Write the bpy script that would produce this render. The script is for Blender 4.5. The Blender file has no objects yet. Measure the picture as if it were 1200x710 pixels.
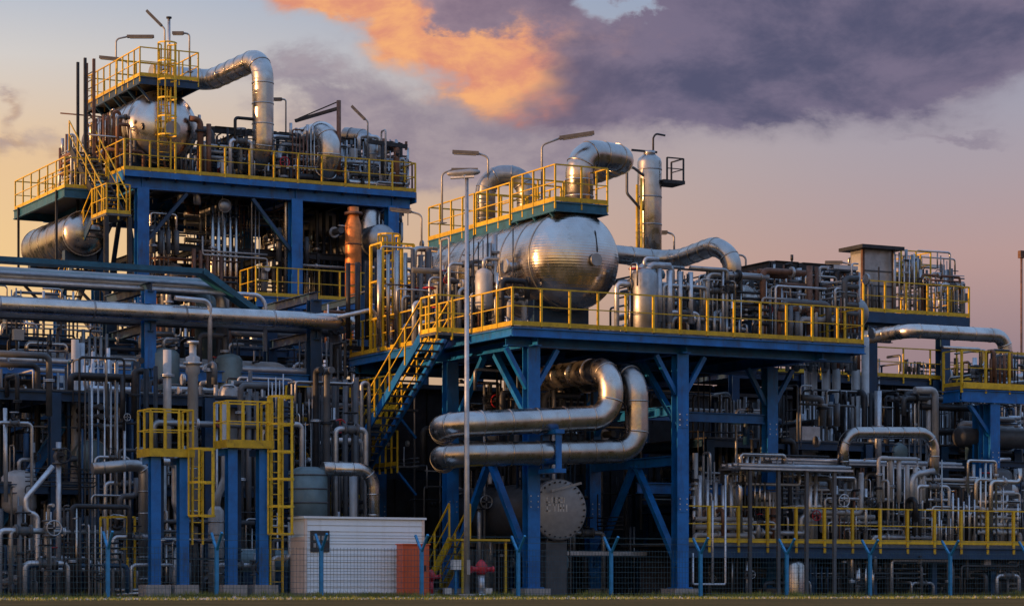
import bpy, math, random
from mathutils import Vector, Matrix, noise as mnoise
R = math.radians
sc = bpy.context.scene
COL = sc.collection
random.seed(7)

# ------------------------------------------------------------------ camera
TH = R(27.4)
FX, FY = math.sin(TH), math.cos(TH)          # view direction in site axes
RX, RY = math.cos(TH), -math.sin(TH)         # camera right in site axes
CX, CY, CZ = -35.02, -66.33, 0.2
FPX, HOR = 3000.0, 690.0
cam_d = bpy.data.cameras.new('camera')
cam = bpy.data.objects.new('camera', cam_d); COL.objects.link(cam)
cam.location = (CX, CY, CZ)
cam.rotation_euler = (R(90), 0, -TH)
cam_d.sensor_width = 36.0
cam_d.lens = FPX / 1200.0 * 36.0
cam_d.shift_y = (HOR - 355.0) / 1200.0
cam_d.clip_start = 0.5; cam_d.clip_end = 6000
sc.camera = cam

# ------------------------------------------------------------------ sun, sky, exposure
SUN_AZ = R(-112)       # measured from the view direction, to the left
SUN_EL = R(5.5)
_sx = math.sin(SUN_AZ) * RX + math.cos(SUN_AZ) * FX
_sy = math.sin(SUN_AZ) * RY + math.cos(SUN_AZ) * FY
SUN_DIR = Vector((_sx * math.cos(SUN_EL), _sy * math.cos(SUN_EL), math.sin(SUN_EL)))
sun_d = bpy.data.lights.new('sun', 'SUN'); sun_d.energy = 5.0; sun_d.angle = R(0.6)
sun_d.color = (1.0, 0.50, 0.20)
sun = bpy.data.objects.new('sun', sun_d); COL.objects.link(sun)
sun.rotation_euler = SUN_DIR.to_track_quat('Z', 'Y').to_euler()
sun.location = (-60, 20, 60)

sc.view_settings.view_transform = 'Standard'
sc.view_settings.look = 'None'
sc.view_settings.exposure = 0.0
sc.view_settings.gamma = 1.0

world = bpy.data.worlds.new('World'); sc.world = world; world.use_nodes = True
wt = world.node_tree; wt.nodes.clear()

class E:
    """small expression helper for shader math"""
    def __init__(s, tree, sock): s.t, s.s = tree, sock
    def _m(s, op, *o):
        n = s.t.nodes.new('ShaderNodeMath'); n.operation = op
        for i, a in enumerate((s,) + o):
            if isinstance(a, E): s.t.links.new(a.s, n.inputs[i])
            else: n.inputs[i].default_value = a
        return E(s.t, n.outputs[0])
    def __add__(s, o): return s._m('ADD', o)
    def __sub__(s, o): return s._m('SUBTRACT', o)
    def __mul__(s, o): return s._m('MULTIPLY', o)
    def __truediv__(s, o): return s._m('DIVIDE', o)
    def f(s, op, *o): return s._m(op, *o)
    def ss(s, a, b, lo=0.0, hi=1.0):
        n = s.t.nodes.new('ShaderNodeMapRange'); n.interpolation_type = 'SMOOTHSTEP'
        s.t.links.new(s.s, n.inputs['Value'])
        n.inputs['From Min'].default_value = a; n.inputs['From Max'].default_value = b
        n.inputs['To Min'].default_value = lo; n.inputs['To Max'].default_value = hi
        return E(s.t, n.outputs['Result'])
    def ramp(s, stops, interp='LINEAR'):
        n = s.t.nodes.new('ShaderNodeValToRGB'); s.t.links.new(s.s, n.inputs[0])
        cr = n.color_ramp; cr.interpolation = interp
        while len(cr.elements) < len(stops): cr.elements.new(0.5)
        for e, (p, c) in zip(cr.elements, stops): e.position = p; e.color = (*c, 1)
        return n.outputs[0]

def mixc(tree, fac, a, b, mode='MIX'):
    n = tree.nodes.new('ShaderNodeMix'); n.data_type = 'RGBA'; n.blend_type = mode
    if isinstance(fac, E): tree.links.new(fac.s, n.inputs[0])
    else: n.inputs[0].default_value = fac
    for i, c in ((6, a), (7, b)):
        if isinstance(c, (tuple, list)): n.inputs[i].default_value = (*c, 1)
        else: tree.links.new(c, n.inputs[i])
    return n.outputs[2]

def noise_n(tree, vec, scale, detail=5, rough=0.55, dist=0.0):
    n = tree.nodes.new('ShaderNodeTexNoise')
    if vec is not None: tree.links.new(vec, n.inputs['Vector'])
    n.inputs['Scale'].default_value = scale; n.inputs['Detail'].default_value = detail
    n.inputs['Roughness'].default_value = rough; n.inputs['Distortion'].default_value = dist
    return E(tree, n.outputs['Fac'])

def build_world():
    t = wt
    tc = t.nodes.new('ShaderNodeTexCoord')
    rot = t.nodes.new('ShaderNodeVectorRotate'); rot.rotation_type = 'Z_AXIS'
    t.links.new(tc.outputs['Generated'], rot.inputs['Vector'])
    rot.inputs['Angle'].default_value = TH            # y axis becomes the compass heading of the view
    sep = t.nodes.new('ShaderNodeSeparateXYZ'); t.links.new(rot.outputs[0], sep.inputs[0])
    x, y, z = (E(t, sep.outputs[i]) for i in range(3))
    az = x.f('ARCTAN2', y) * (180 / math.pi)
    el = z.f('MAXIMUM', -1.0).f('MINIMUM', 1.0).f('ARCSINE') * (180 / math.pi)
    # cosine of the angle from the sun's heading
    hl = (x * x + y * y).f('SQRT').f('MAXIMUM', 0.001)
    cs = (x * math.sin(SUN_AZ) + y * math.cos(SUN_AZ)) / hl
    w = cs.ss(-0.12, -0.54)
    eln = (el / 90.0).f('MAXIMUM', 0.0)
    def st(d): return d / 90.0
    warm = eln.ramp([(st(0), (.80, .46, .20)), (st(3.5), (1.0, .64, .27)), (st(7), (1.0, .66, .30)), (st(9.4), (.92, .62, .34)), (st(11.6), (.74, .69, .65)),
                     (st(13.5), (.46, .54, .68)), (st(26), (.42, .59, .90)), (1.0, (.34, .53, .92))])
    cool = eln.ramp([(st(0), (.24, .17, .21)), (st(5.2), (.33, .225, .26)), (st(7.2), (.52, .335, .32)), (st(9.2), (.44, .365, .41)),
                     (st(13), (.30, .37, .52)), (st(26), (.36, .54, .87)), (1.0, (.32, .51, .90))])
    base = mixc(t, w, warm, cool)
    glow = cs.ss(0.05, 1.0) * eln.ss(0.4, 0.0)
    base = mixc(t, glow, base, (1.7, .85, .32))
    # clouds
    vm = t.nodes.new('ShaderNodeVectorMath'); vm.operation = 'MULTIPLY'
    t.links.new(rot.outputs[0], vm.inputs[0]); vm.inputs[1].default_value = (1, 1, 1.8)
    v = vm.outputs[0]
    n1 = noise_n(t, v, 14, 7, 0.62, 0.25); n2 = noise_n(t, v, 40, 6, 0.62, 0.2)
    n3 = noise_n(t, v, 17.3, 4, 0.55, 0.0); n4 = noise_n(t, v, 3.2, 4, 0.55, 0.0)
    K = 52.4
    PX = az * K + 600.0 + (n3 - 0.5) * 230.0 + (n2 - .5) * 110.0
    PY = el * (-K) + 690.0 + (n1 - 0.5) * 150.0 + (n2 - .5) * 70.0
    def blob(cx, cy, rx, ry, wgt, tilt=0.0):
        a = PX - cx; b = PY - cy
        if tilt: b = b - a * tilt
        q = (a / rx); q = q * q; p = (b / ry); q = q + p * p
        return (q * -1.0).f('EXPONENT') * wgt
    def total(L):
        s = blob(*L[0])
        for l in L[1:]: s = s + blob(*l)
        return s
    d = total([(390, 0, 95, 34, .95, .2), (475, 22, 120, 44, 1.0, .28), (600, 50, 115, 78, 1.0), (700, 100, 125, 68, 1.0), (575, 100, 55, 40, .5),
               (960, 32, 200, 110, 1.25), (1090, 75, 185, 76, 1.0), (850, 112, 90, 52, .6), (560, -70, 300, 60, .6), (1200, -60, 420, 110, 1.0),
               (735, 12, 34, 42, -1.3)])
    d2 = total([(560, 165, 200, 60, 1.0), (375, 122, 85, 40, .8), (440, 195, 150, 30, .45), (25, 152, 22, 18, .65), (25, 192, 85, 15, .7),
                (1110, 176, 65, 9, .6), (790, 140, 110, 30, .55)])
    gen = (n4 - 0.54) * 4.0 * el.ss(12, 26)
    dens = d + (n1 - 0.5) * 0.7 + (n2 - .5) * .4 + gen
    m1 = dens.ss(0.26, 0.86)
    m2 = (d2 + (n1 - .5) * .9 + (n2 - .5) * .35).ss(.10, .85) * 0.85
    # parts of the cloud turned to the low sun glow
    lit = total([(380, 6, 130, 40, 1.15, .18), (475, 48, 120, 42, 1.15, .28), (572, 92, 75, 52, 1.05), (550, 30, 60, 22, -1.0, .1),
                 (20, 170, 90, 50, .6), (650, 60, 70, 50, .3)])
    litm = (lit + (n2 - .5) * 1.0 + (n1 - .5) * .6).ss(.12, 1.0)
    pur = mixc(t, n1.ss(.38, .62), (.088, .086, .165), (.195, .160, .250))
    pur = mixc(t, az.ss(-2, 4.0), mixc(t, n1.ss(.35, .65), (.235, .165, .235), (.40, .28, .335)), pur)
    org = mixc(t, n2.ss(.35, .65), (.78, .30, .20), (1.0, .47, .20))
    cc = mixc(t, litm, pur, org)
    cc = mixc(t, (m1 * -1.0 + 1.0) * .5, cc, (.42, .34, .36))
    soft = mixc(t, az.ss(-9, -5), (.60, .36, .20), (.24, .195, .275))
    soft = mixc(t, n2.ss(.35, .7), soft, (.38, .31, .36))
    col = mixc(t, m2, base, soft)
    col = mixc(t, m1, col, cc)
    ns = t.nodes.new('ShaderNodeTexSky'); ns.sky_type = 'NISHITA'; ns.sun_disc = False
    ns.sun_elevation = SUN_EL
    ns.sun_rotation = math.atan2(SUN_DIR.x, SUN_DIR.y)
    b1 = t.nodes.new('ShaderNodeBackground'); t.links.new(ns.outputs[0], b1.inputs[0]); b1.inputs[1].default_value = 0.06
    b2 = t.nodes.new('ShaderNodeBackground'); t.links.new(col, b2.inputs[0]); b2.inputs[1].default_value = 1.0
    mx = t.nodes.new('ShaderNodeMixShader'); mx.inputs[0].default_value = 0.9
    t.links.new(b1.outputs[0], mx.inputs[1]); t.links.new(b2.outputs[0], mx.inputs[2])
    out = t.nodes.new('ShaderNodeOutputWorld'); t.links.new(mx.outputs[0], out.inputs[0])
build_world()
try: sc.cycles.use_denoising = True
except Exception: pass
sc.cycles.max_bounces = 6; sc.cycles.glossy_bounces = 4; sc.cycles.diffuse_bounces = 3

# ------------------------------------------------------------------ geometry of the site (metres; x along the front of the plant, y into it)
def at(x, y, v):
    """site point seen at photo position x,y on the vertical plane at depth v"""
    a = (x - 600.0) / FPX
    s = (v - CY) / (FY + a * RY)
    return Vector((CX + s * (FX + a * RX), v, CZ + (HOR - y) / FPX * s))
def atu(x, y, u):
    a = (x - 600.0) / FPX
    s = (u - CX) / (FX + a * RX)
    return Vector((u, CY + s * (FY + a * RY), CZ + (HOR - y) / FPX * s))
def atz(x, y, v, z):
    p = at(x, y, v); return Vector((p.x, p.y, z))
def pix(p):
    dx, dy = p[0] - CX, p[1] - CY
    s = dx * FX + dy * FY; r = dx * RX + dy * RY
    return 600 + FPX * r / s, HOR - FPX * (p[2] - CZ) / s
V3 = Vector

# ------------------------------------------------------------------ materials
def mat(name, col, rough=0.5, metal=0.0, var=0.12, nscale=3.0, dirt=None, dirt_amt=0.5, bump=0.0, bscale=20.0, rvar=0.1, spec=0.5, objvar=0.0, streak=False):
    m = bpy.data.materials.new(name); m.use_nodes = True
    t = m.node_tree; b = t.nodes['Principled BSDF']
    tc = t.nodes.new('ShaderNodeTexCoord')
    vec = tc.outputs['Object']
    oi = t.nodes.new('ShaderNodeObjectInfo')
    n = noise_n(t, vec, nscale, 5, 0.6)
    lo = tuple(c * (1 - var) for c in col); hi = tuple(min(1, c * (1 + var)) for c in col)
    c = mixc(t, n.ss(.3, .7), lo, hi)
    if objvar:
        r = E(t, oi.outputs['Random'])
        c = mixc(t, r * 1.0, c, mixc(t, 1.0, c, (1 - objvar,) * 3, 'MULTIPLY'))
    if dirt:
        dv = vec
        if streak:
            mp = t.nodes.new('ShaderNodeVectorMath'); mp.operation = 'MULTIPLY'
            t.links.new(vec, mp.inputs[0]); mp.inputs[1].default_value = (1, 1, .18); dv = mp.outputs[0]
        dn = noise_n(t, dv, nscale * 1.9 + .7, 7, 0.68, 0.4)
        c = mixc(t, dn.ss(.52, .78) * dirt_amt, c, dirt)
    t.links.new(c, b.inputs['Base Color'])
    b.inputs['Metallic'].default_value = metal
    rn = noise_n(t, vec, nscale * 2.3, 4, .6)
    t.links.new(rn.ss(.25, .75, max(.04, rough - rvar), min(1, rough + rvar)).s, b.inputs['Roughness'])
    b.inputs['Specular IOR Level'].default_value = spec
    if bump:
        bn = noise_n(t, vec, bscale, 3, .5)
        bp = t.nodes.new('ShaderNodeBump'); bp.inputs['Strength'].default_value = bump; bp.inputs['Distance'].default_value = .02
        t.links.new(bn.s, bp.inputs['Height']); t.links.new(bp.outputs[0], b.inputs['Normal'])
    return m

M = {}
M['clad'] = mat('aluminium_cladding', (.54, .52, .50), .29, 1.0, .16, 1.3, (.33, .26, .20), .7, .18, 3.0, .14, objvar=.3)
M['clad_drum'] = mat('drum_cladding', (.54, .52, .50), .26, 1.0, .14, .9, (.32, .25, .20), .7, .14, 2.0, .13)
M['clad_dull'] = mat('dull_cladding', (.38, .40, .42), .42, .85, .2, 1.6, (.17, .12, .09), .6, .1, 6, .1, objvar=.45)
M['galv'] = mat('galvanised_steel', (.56, .60, .65), .42, .7, .15, 4, (.18, .17, .17), .4, .05, 20, .1, objvar=.35)
M['grey'] = mat('grey_pipe_paint', (.10, .115, .135), .5, 0.1, .18, 3, (.12, .08, .06), .6, .05, 20, .1, objvar=.5)
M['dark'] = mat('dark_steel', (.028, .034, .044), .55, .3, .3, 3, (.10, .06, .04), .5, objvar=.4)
M['rust'] = mat('rusty_brown_pipe', (.19, .095, .06), .6, .2, .3, 5, (.09, .05, .035), .6, .1, 25, objvar=.4)
M['copper'] = mat('rust_orange_vessel', (.58, .20, .05), .45, .3, .35, 2.5, (.16, .07, .04), .85, .15, 9, streak=True)
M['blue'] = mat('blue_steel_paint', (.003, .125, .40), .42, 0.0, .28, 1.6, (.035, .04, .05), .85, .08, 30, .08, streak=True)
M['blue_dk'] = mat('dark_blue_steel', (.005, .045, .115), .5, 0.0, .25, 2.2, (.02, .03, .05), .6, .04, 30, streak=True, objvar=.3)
M['teal'] = mat('teal_walkway', (.008, .095, .17), .5, .1, .25, 2.5, (.02, .04, .05), .5)
M['yellow'] = mat('yellow_safety_paint', (.73, .48, .018), .45, 0.0, .2, 4, (.16, .08, .03), .85, objvar=.35)
M['grate'] = mat('grating', (.10, .11, .12), .6, .5, .3, 8)
M['white'] = mat('white_siding', (.72, .82, .90), .45, 0.0, .05, 1.5, (.46, .50, .52), .5, .03, 12, streak=True)
M['pink_trim'] = mat('cream_trim', (.68, .58, .52), .5, 0, .08, 2)  # warm light on the enclosure's end and corners, put into the colour
M['orange'] = mat('orange_red_cabinet', (.62, .12, .045), .45, 0, .10, 2, (.35, .07, .03), .5)
M['conc'] = mat('concrete', (.30, .29, .28), .85, 0, .15, 5, (.16, .15, .14), .6, .25, 40)
M['lampgrey'] = mat('lamp_grey', (.30, .31, .32), .45, .4, .1, 6)
M['lamphead'] = mat('lamp_head_dark', (.10, .10, .105), .5, .2, .2, 6)
M['red'] = mat('red_valve_paint', (.42, .02, .035), .45, 0, .15, 6, (.2, .02, .02), .4)
M['post'] = mat('fence_blue', (.02, .21, .46), .45, 0, .2, 4, (.05, .07, .09), .4)
M['wire'] = mat('fence_wire', (.05, .11, .15), .5, .5, .2, 6)
M['glass_dk'] = mat('dark_window', (.02, .025, .03), .15, 0, .2, 3)
M['black'] = mat('black_panel', (.03, .03, .035), .5, 0, .2, 6)
M['printw'] = mat('pale_print', (.62, .62, .60), .6, 0, .15, 8)
M['tan'] = mat('tan_cabinet', (.34, .24, .17), .6, 0, .15, 2, (.2, .13, .09), .5)
M['insul'] = mat('pale_insulation', (.43, .45, .47), .55, .25, .15, 2, (.26, .2, .16), .55, .15, 8, objvar=.3)
M['teal_tank'] = mat('teal_grey_tank', (.12, .19, .22), .5, .2, .15, 2, (.07, .09, .1), .5)

def ring_mat(name, base, axis, period, strength=.35):
    """cladding with lap seams across the drum"""
    m = base.copy(); m.name = name
    t = m.node_tree; b = t.nodes['Principled BSDF']
    tc = [n for n in t.nodes if n.type == 'TEX_COORD'][0]
    sep = t.nodes.new('ShaderNodeSeparateXYZ'); t.links.new(tc.outputs['Object'], sep.inputs[0])
    a = E(t, sep.outputs[axis])
    saw = (a / period).f('FRACT')
    bp = t.nodes.new('ShaderNodeBump'); bp.inputs['Strength'].default_value = strength; bp.inputs['Distance'].default_value = .03
    t.links.new((saw - .5).f('ABSOLUTE').s, bp.inputs['Height'])
    old = b.inputs['Normal'].links[0].from_socket if b.inputs['Normal'].is_linked else None
    if old: t.links.new(old, bp.inputs['Normal'])
    t.links.new(bp.outputs[0], b.inputs['Normal'])
    return m
M['drum_rib'] = ring_mat('ribbed_drum_cladding', M['clad_drum'], 2, .085, .13)

# ------------------------------------------------------------------ mesh builder
class MB:
    def __init__(s): s.v, s.f, s.sm = [], [], []
    def quadbox(s, c8):
        b = len(s.v); s.v += [tuple(p) for p in c8]
        for q in ((0, 3, 2, 1), (4, 5, 6, 7), (0, 1, 5, 4), (1, 2, 6, 5), (2, 3, 7, 6), (3, 0, 4, 7)):
            s.f.append(tuple(b + i for i in q)); s.sm.append(False)
        return s
    def box(s, a, b):
        x0, y0, z0 = (min(a[i], b[i]) for i in range(3)); x1, y1, z1 = (max(a[i], b[i]) for i in range(3))
        return s.quadbox([(x0, y0, z0), (x1, y0, z0), (x1, y1, z0), (x0, y1, z0), (x0, y0, z1), (x1, y0, z1), (x1, y1, z1), (x0, y1, z1)])
    def cbox(s, c, dx, dy, dz): return s.box((c[0] - dx / 2, c[1] - dy / 2, c[2] - dz / 2), (c[0] + dx / 2, c[1] + dy / 2, c[2] + dz / 2))
    @staticmethod
    def frame(d, up=None):
        d = d.normalized()
        up = V3((0, 0, 1)) if up is None else up
        if abs(d.dot(up)) > .98: up = V3((0, 1, 0)) if abs(d.y) < .9 else V3((1, 0, 0))
        r = d.cross(up).normalized(); return r, r.cross(d).normalized(), d
    def bar(s, p, q, w, h, up=None, off=(0, 0)):
        p, q = V3(p), V3(q); r, u, d = s.frame(q - p, up)
        o = r * off[0] + u * off[1]; p = p + o; q = q + o
        c = []
        for e in (p, q): c += [e - r * w / 2 - u * h / 2, e + r * w / 2 - u * h / 2, e + r * w / 2 + u * h / 2, e - r * w / 2 + u * h / 2]
        return s.quadbox(c)
    def hbeam(s, p, q, w, h, t=.03, up=None):
        s.bar(p, q, w, t, up, (0, h / 2 - t / 2)); s.bar(p, q, w, t, up, (0, -h / 2 + t / 2)); s.bar(p, q, t, h - 2 * t, up)
        return s
    def cyl(s, p, q, r, n=12, r2=None, cap=True):
        p, q = V3(p), V3(q); a, u, d = s.frame(q - p); r2 = r if r2 is None else r2
        b = len(s.v)
        for e, rr in ((p, r), (q, r2)):
            for i in range(n):
                t = 2 * math.pi * i / n; s.v.append(tuple(e + a * math.cos(t) * rr + u * math.sin(t) * rr))
        for i in range(n):
            j = (i + 1) % n; s.f.append((b + i, b + j, b + n + j, b + n + i)); s.sm.append(True)
        if cap:
            s.f.append(tuple(b + i for i in reversed(range(n)))); s.f.append(tuple(b + n + i for i in range(n))); s.sm += [False, False]
        return s
    def sweep(s, pts, r, n=14, cap=True):
        """round tube through a list of points (already rounded)"""
        pts = [V3(p) for p in pts]; T = []
        for i in range(len(pts)):
            if i == 0: T.append((pts[1] - pts[0]).normalized())
            elif i == len(pts) - 1: T.append((pts[-1] - pts[-2]).normalized())
            else: T.append(((pts[i] - pts[i - 1]).normalized() + (pts[i + 1] - pts[i]).normalized()).normalized())
        a, u, _ = s.frame(T[0]); b = len(s.v)
        for i, p in enumerate(pts):
            if i:
                ax = T[i - 1].cross(T[i])
                if ax.length > 1e-6:
                    rm = Matrix.Rotation(T[i - 1].angle(T[i]), 3, ax.normalized()); a = rm @ a; u = rm @ u
            rr = r[i] if isinstance(r, (list, tuple)) else r
            for k in range(n):
                t = 2 * math.pi * k / n; s.v.append(tuple(p + a * math.cos(t) * rr + u * math.sin(t) * rr))
        for i in range(len(pts) - 1):
            for k in range(n):
                j = (k + 1) % n
                s.f.append((b + i * n + k, b + i * n + j, b + (i + 1) * n + j, b + (i + 1) * n + k)); s.sm.append(True)
        if cap:
            s.f.append(tuple(b + k for k in reversed(range(n)))); e = b + (len(pts) - 1) * n
            s.f.append(tuple(e + k for k in range(n))); s.sm += [False, False]
        return s
    @staticmethod
    def rounded(pts, br, seg=7):
        pts = [V3(p) for p in pts]; out = [pts[0]]
        for i in range(1, len(pts) - 1):
            p, a, b = pts[i], pts[i - 1] - pts[i], pts[i + 1] - pts[i]
            ang = a.angle(b)
            if ang > math.pi - .02: out.append(p); continue
            tl = min(br / math.tan(ang / 2), a.length * .48, b.length * .48); rr = tl * math.tan(ang / 2)
            a.normalize(); b.normalize()
            c = p + (a + b).normalized() * (rr / math.sin(ang / 2))
            s0, s1 = p + a * tl - c, p + b * tl - c
            tot = s0.angle(s1); ax = s0.cross(s1).normalized()
            for k in range(seg + 1): out.append(c + Matrix.Rotation(tot * k / seg, 3, ax) @ s0)
        out.append(pts[-1]); return out
    def pipe(s, pts, r, br=None, n=14, seg=7, bands=0.0):
        P = s.rounded(pts, br if br is not None else r * 2.2, seg); s.sweep(P, r, n)
        if bands:
            acc = bands * .5
            for i in range(len(P) - 1):
                L = (P[i + 1] - P[i]).length; d = (P[i + 1] - P[i]).normalized() if L > 1e-6 else None
                while d and acc < L:
                    c = P[i] + d * acc; s.cyl(c - d * .022, c + d * .022, r * 1.035 + .004, n, cap=True); acc += bands
                acc -= L
        return s
    def lathe(s, o, d, prof, n=24, up=None):
        """prof: list of (distance along d, radius)"""
        o = V3(o); a, u, d = s.frame(V3(d), up); b = len(s.v)
        for t, r in prof:
            for k in range(n):
                g = 2 * math.pi * k / n; s.v.append(tuple(o + d * t + a * math.cos(g) * r + u * math.sin(g) * r))
        for i in range(len(prof) - 1):
            for k in range(n):
                j = (k + 1) % n; s.f.append((b + i * n + k, b + i * n + j, b + (i + 1) * n + j, b + (i + 1) * n + k)); s.sm.append(True)
        e = b + (len(prof) - 1) * n
        s.f.append(tuple(b + k for k in reversed(range(n)))); s.f.append(tuple(e + k for k in range(n))); s.sm += [True, True]
        return s
    def torus(s, c, axis, R_, r, n=16, m=6):
        a, u, d = s.frame(V3(axis)); c = V3(c); b = len(s.v)
        for i in range(n):
            g = 2 * math.pi * i / n; dr = a * math.cos(g) + u * math.sin(g)
            for k in range(m):
                h = 2 * math.pi * k / m; s.v.append(tuple(c + dr * (R_ + r * math.cos(h)) + d * r * math.sin(h)))
        for i in range(n):
            for k in range(m):
                j, l = (i + 1) % n, (k + 1) % m
                s.f.append((b + i * m + k, b + j * m + k, b + j * m + l, b + i * m + l)); s.sm.append(True)
        return s
    def mesh(s, name, m, off=(0, 0, 0)):
        me = bpy.data.meshes.new(name)
        ox, oy, oz = off
        me.from_pydata([(x - ox, y - oy, z - oz) for x, y, z in s.v], [], s.f)
        me.polygons.foreach_set('use_smooth', s.sm); me.materials.append(M[m] if isinstance(m, str) else m)
        me.update(); return me

def tag(o, label=None, cat=None, group=None, kind=None):
    if label: o['label'] = label
    if cat: o['category'] = cat
    if group: o['group'] = group
    if kind: o['kind'] = kind
    return o
def thing(name, loc, label=None, cat=None, group=None):
    o = bpy.data.objects.new(name, None); COL.objects.link(o); o.location = loc; o.empty_display_size = .3
    return tag(o, label, cat, group)
def root_loc(o):
    l = V3((0, 0, 0))
    while o: l = l + o.location; o = o.parent
    return l
def part(name, mb, m, parent):
    o = bpy.data.objects.new(name, mb.mesh(name, m, root_loc(parent))); COL.objects.link(o); o.parent = parent; return o
def single(name, mb, m, label, cat, group=None, base=None):
    if base is None:
        xs = [p[0] for p in mb.v]; ys = [p[1] for p in mb.v]; zs = [p[2] for p in mb.v]
        base = ((min(xs) + max(xs)) / 2, (min(ys) + max(ys)) / 2, min(zs))
    o = bpy.data.objects.new(name, mb.mesh(name, m, base)); COL.objects.link(o); o.location = base
    return tag(o, label, cat, group)
def struct(name, mb, m):
    o = bpy.data.objects.new(name, mb.mesh(name, m)); COL.objects.link(o); o['kind'] = 'structure'; return o
def inst(name, me, loc, parent, rz=0.0):
    o = bpy.data.objects.new(name, me); COL.objects.link(o); o.parent = parent
    o.location = V3(loc) - root_loc(parent)
    if rz: o.rotation_euler = (0, 0, rz)
    return o
_cache = {}
def cached(key, fn):
    if key not in _cache: _cache[key] = fn()
    return _cache[key]

# ------------------------------------------------------------------ kit of parts
def railing(root, pts, h=1.1, sp=1.0, m='yellow', toe=True, drop=.22, w=.05, ends=True):
    """top rail, knee rail and toe board as one part; every post its own piece"""
    pts = [V3(p) for p in pts]
    mb = MB()
    for p, q in zip(pts, pts[1:]):
        mb.bar(p + V3((0, 0, h)), q + V3((0, 0, h)), .042, .042)
        mb.bar(p + V3((0, 0, h * .52)), q + V3((0, 0, h * .52)), .03, .03)
        if toe: mb.bar(p + V3((0, 0, .075)), q + V3((0, 0, .075)), .016, .13)
    rl = part('railing', mb, m, root)
    me = cached(('post', h, drop, w, m), lambda: MB().box((-w / 2, -w / 2, -drop), (w / 2, w / 2, h + .004)).mesh('railing_post', m))
    done = set()
    for p, q in zip(pts, pts[1:]):
        n = max(1, round((q - p).length / sp))
        for i in range(n + 1):
            c = p.lerp(q, i / n); k = (round(c.x, 2), round(c.y, 2), round(c.z, 2))
            if k in done: continue
            done.add(k); d = (q - p).normalized(); inst('railing_post', me, c, rl, math.atan2(d.y, d.x))
    return rl
def ladder(root, x, y, z0, z1, face, m='yellow', cage=True, w=.45):
    """face: unit vector the climber's back points to"""
    f = V3(face); s = V3((-f.y, f.x, 0)); b = V3((x, y, 0))
    mb = MB()
    for k in (-1, 1): mb.bar(b + s * w / 2 * k + V3((0, 0, z0)), b + s * w / 2 * k + V3((0, 0, z1)), .05, .06)
    ld = part('ladder', mb, m, root)
    rung = MB()
    n = int((z1 - z0) / .3)
    rm = cached(('rung', w, m), lambda: MB().cyl((-w / 2, 0, 0), (w / 2, 0, 0), .016, 6).mesh('rung', m))
    for i in range(1, n): inst('rung', rm, b + V3((0, 0, z0 + i * .3)), ld, math.atan2(s.y, s.x))
    if cage:
        c = MB(); rad = .36
        zc = z0 + min(2.1, (z1 - z0) * .3)
        nh = max(2, int((z1 - zc) / .7))
        P = lambda a, z: b + f * (rad * .9 - rad * math.cos(a) * 1.0) + s * rad * math.sin(a) + V3((0, 0, z))
        A = [R(20 + 320 * i / 10) for i in range(11)]
        for i in range(nh + 1):
            z = zc + (z1 - zc) * i / nh
            for a0, a1 in zip(A, A[1:]): c.bar(P(a0, z), P(a1, z), .012, .06)
        for a in A[::2]: c.bar(P(a, zc), P(a, z1), .05, .012)
        part('cage', c, m, ld)
    return ld
def stair(root, pb, pt, width, m='blue', rail='yellow', nst=None):
    pb, pt = V3(pb), V3(pt); d = pt - pb; hd = V3((d.x, d.y, 0)).normalized(); s = V3((-hd.y, hd.x, 0))
    for k in (-1, 1):
        part('stringer', MB().bar(pb + s * width / 2 * k, pt + s * width / 2 * k, .05, .28), m, root)
    n = nst or max(3, int(d.z / .2))
    tm = cached(('tread', width), lambda: MB().box((-.14, -width / 2 + .03, -.02), (.14, width / 2 - .03, .02)).mesh('tread', 'grate'))
    for i in range(1, n):
        inst('tread', tm, pb.lerp(pt, i / n), root, math.atan2(hd.y, hd.x))
    for k in (-1, 1):
        a, b = pb + s * (width / 2 + .04) * k, pt + s * (width / 2 + .04) * k
        railing(root, [a, b], 1.05, 1.3, rail, toe=False, drop=.1, w=.045)
def lamp(base, h, hx, label, up=.18, tilt=0.0, group='tubular lamps on thin poles', head=1.1, m='lampgrey', arm=None):
    """thin pole with a bent arm and a long flat luminaire; hx = horizontal vector from pole top to head centre"""
    b = V3(base); t = b + V3((0, 0, h)); hx = V3(hx); d = hx.normalized()
    o = thing('lamp_post', b, label, 'lamp', group)
    L = hx.length
    part('pole', MB().pipe([b, t, t + d * max(.15, L - head * .5) + V3((0, 0, up))], .035, .18, 8, 5), m, o)
    e = t + d * max(.15, L - head * .5) + V3((0, 0, up)); f = d * head + V3((0, 0, head * tilt))
    hd = part('lamp_head', MB().bar(e - f * .06, e + f, .2, .10), 'lamphead', o)
    part('lens', MB().bar(e + f * .05 - V3((0, 0, .062)), e + f * .95 - V3((0, 0, .062)), .15, .026), 'lampgrey', hd)
    part('base_plate', MB().box((b.x - .12, b.y - .12, b.z), (b.x + .12, b.y + .12, b.z + .03)), m, o)
    return o
def flange_mb(c, d, r): 
    c, d = V3(c), V3(d).normalized()
    mb = MB(); mb.cyl(c - d * (.015 + .02), c - d * .005, r * 1.55 + .02, 12); mb.cyl(c + d * .005, c + d * .035, r * 1.55 + .02, 12); return mb
REST = [None, {}]
def pipe_thing(name, pts, r, m, label, group=None, br=None, bands=0.0, flanges=(), n=12, seg=6, cat='pipe'):
    if REST[0] is not None: REST[0].setdefault(m, MB()).pipe(pts, r, br, 8, 3); return
    base = V3(pts[0])
    pm = MB().pipe(pts, r, br, n, seg, bands)
    if not flanges: return single(name, pm, m, label, cat, group)
    o = thing(name, base, label, cat, group)
    part('run', pm, m, o)
    for (c, d) in flanges: part('flange', flange_mb(c, d, r), 'dark' if random.random() < .4 else 'galv', o)
    return o
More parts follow.
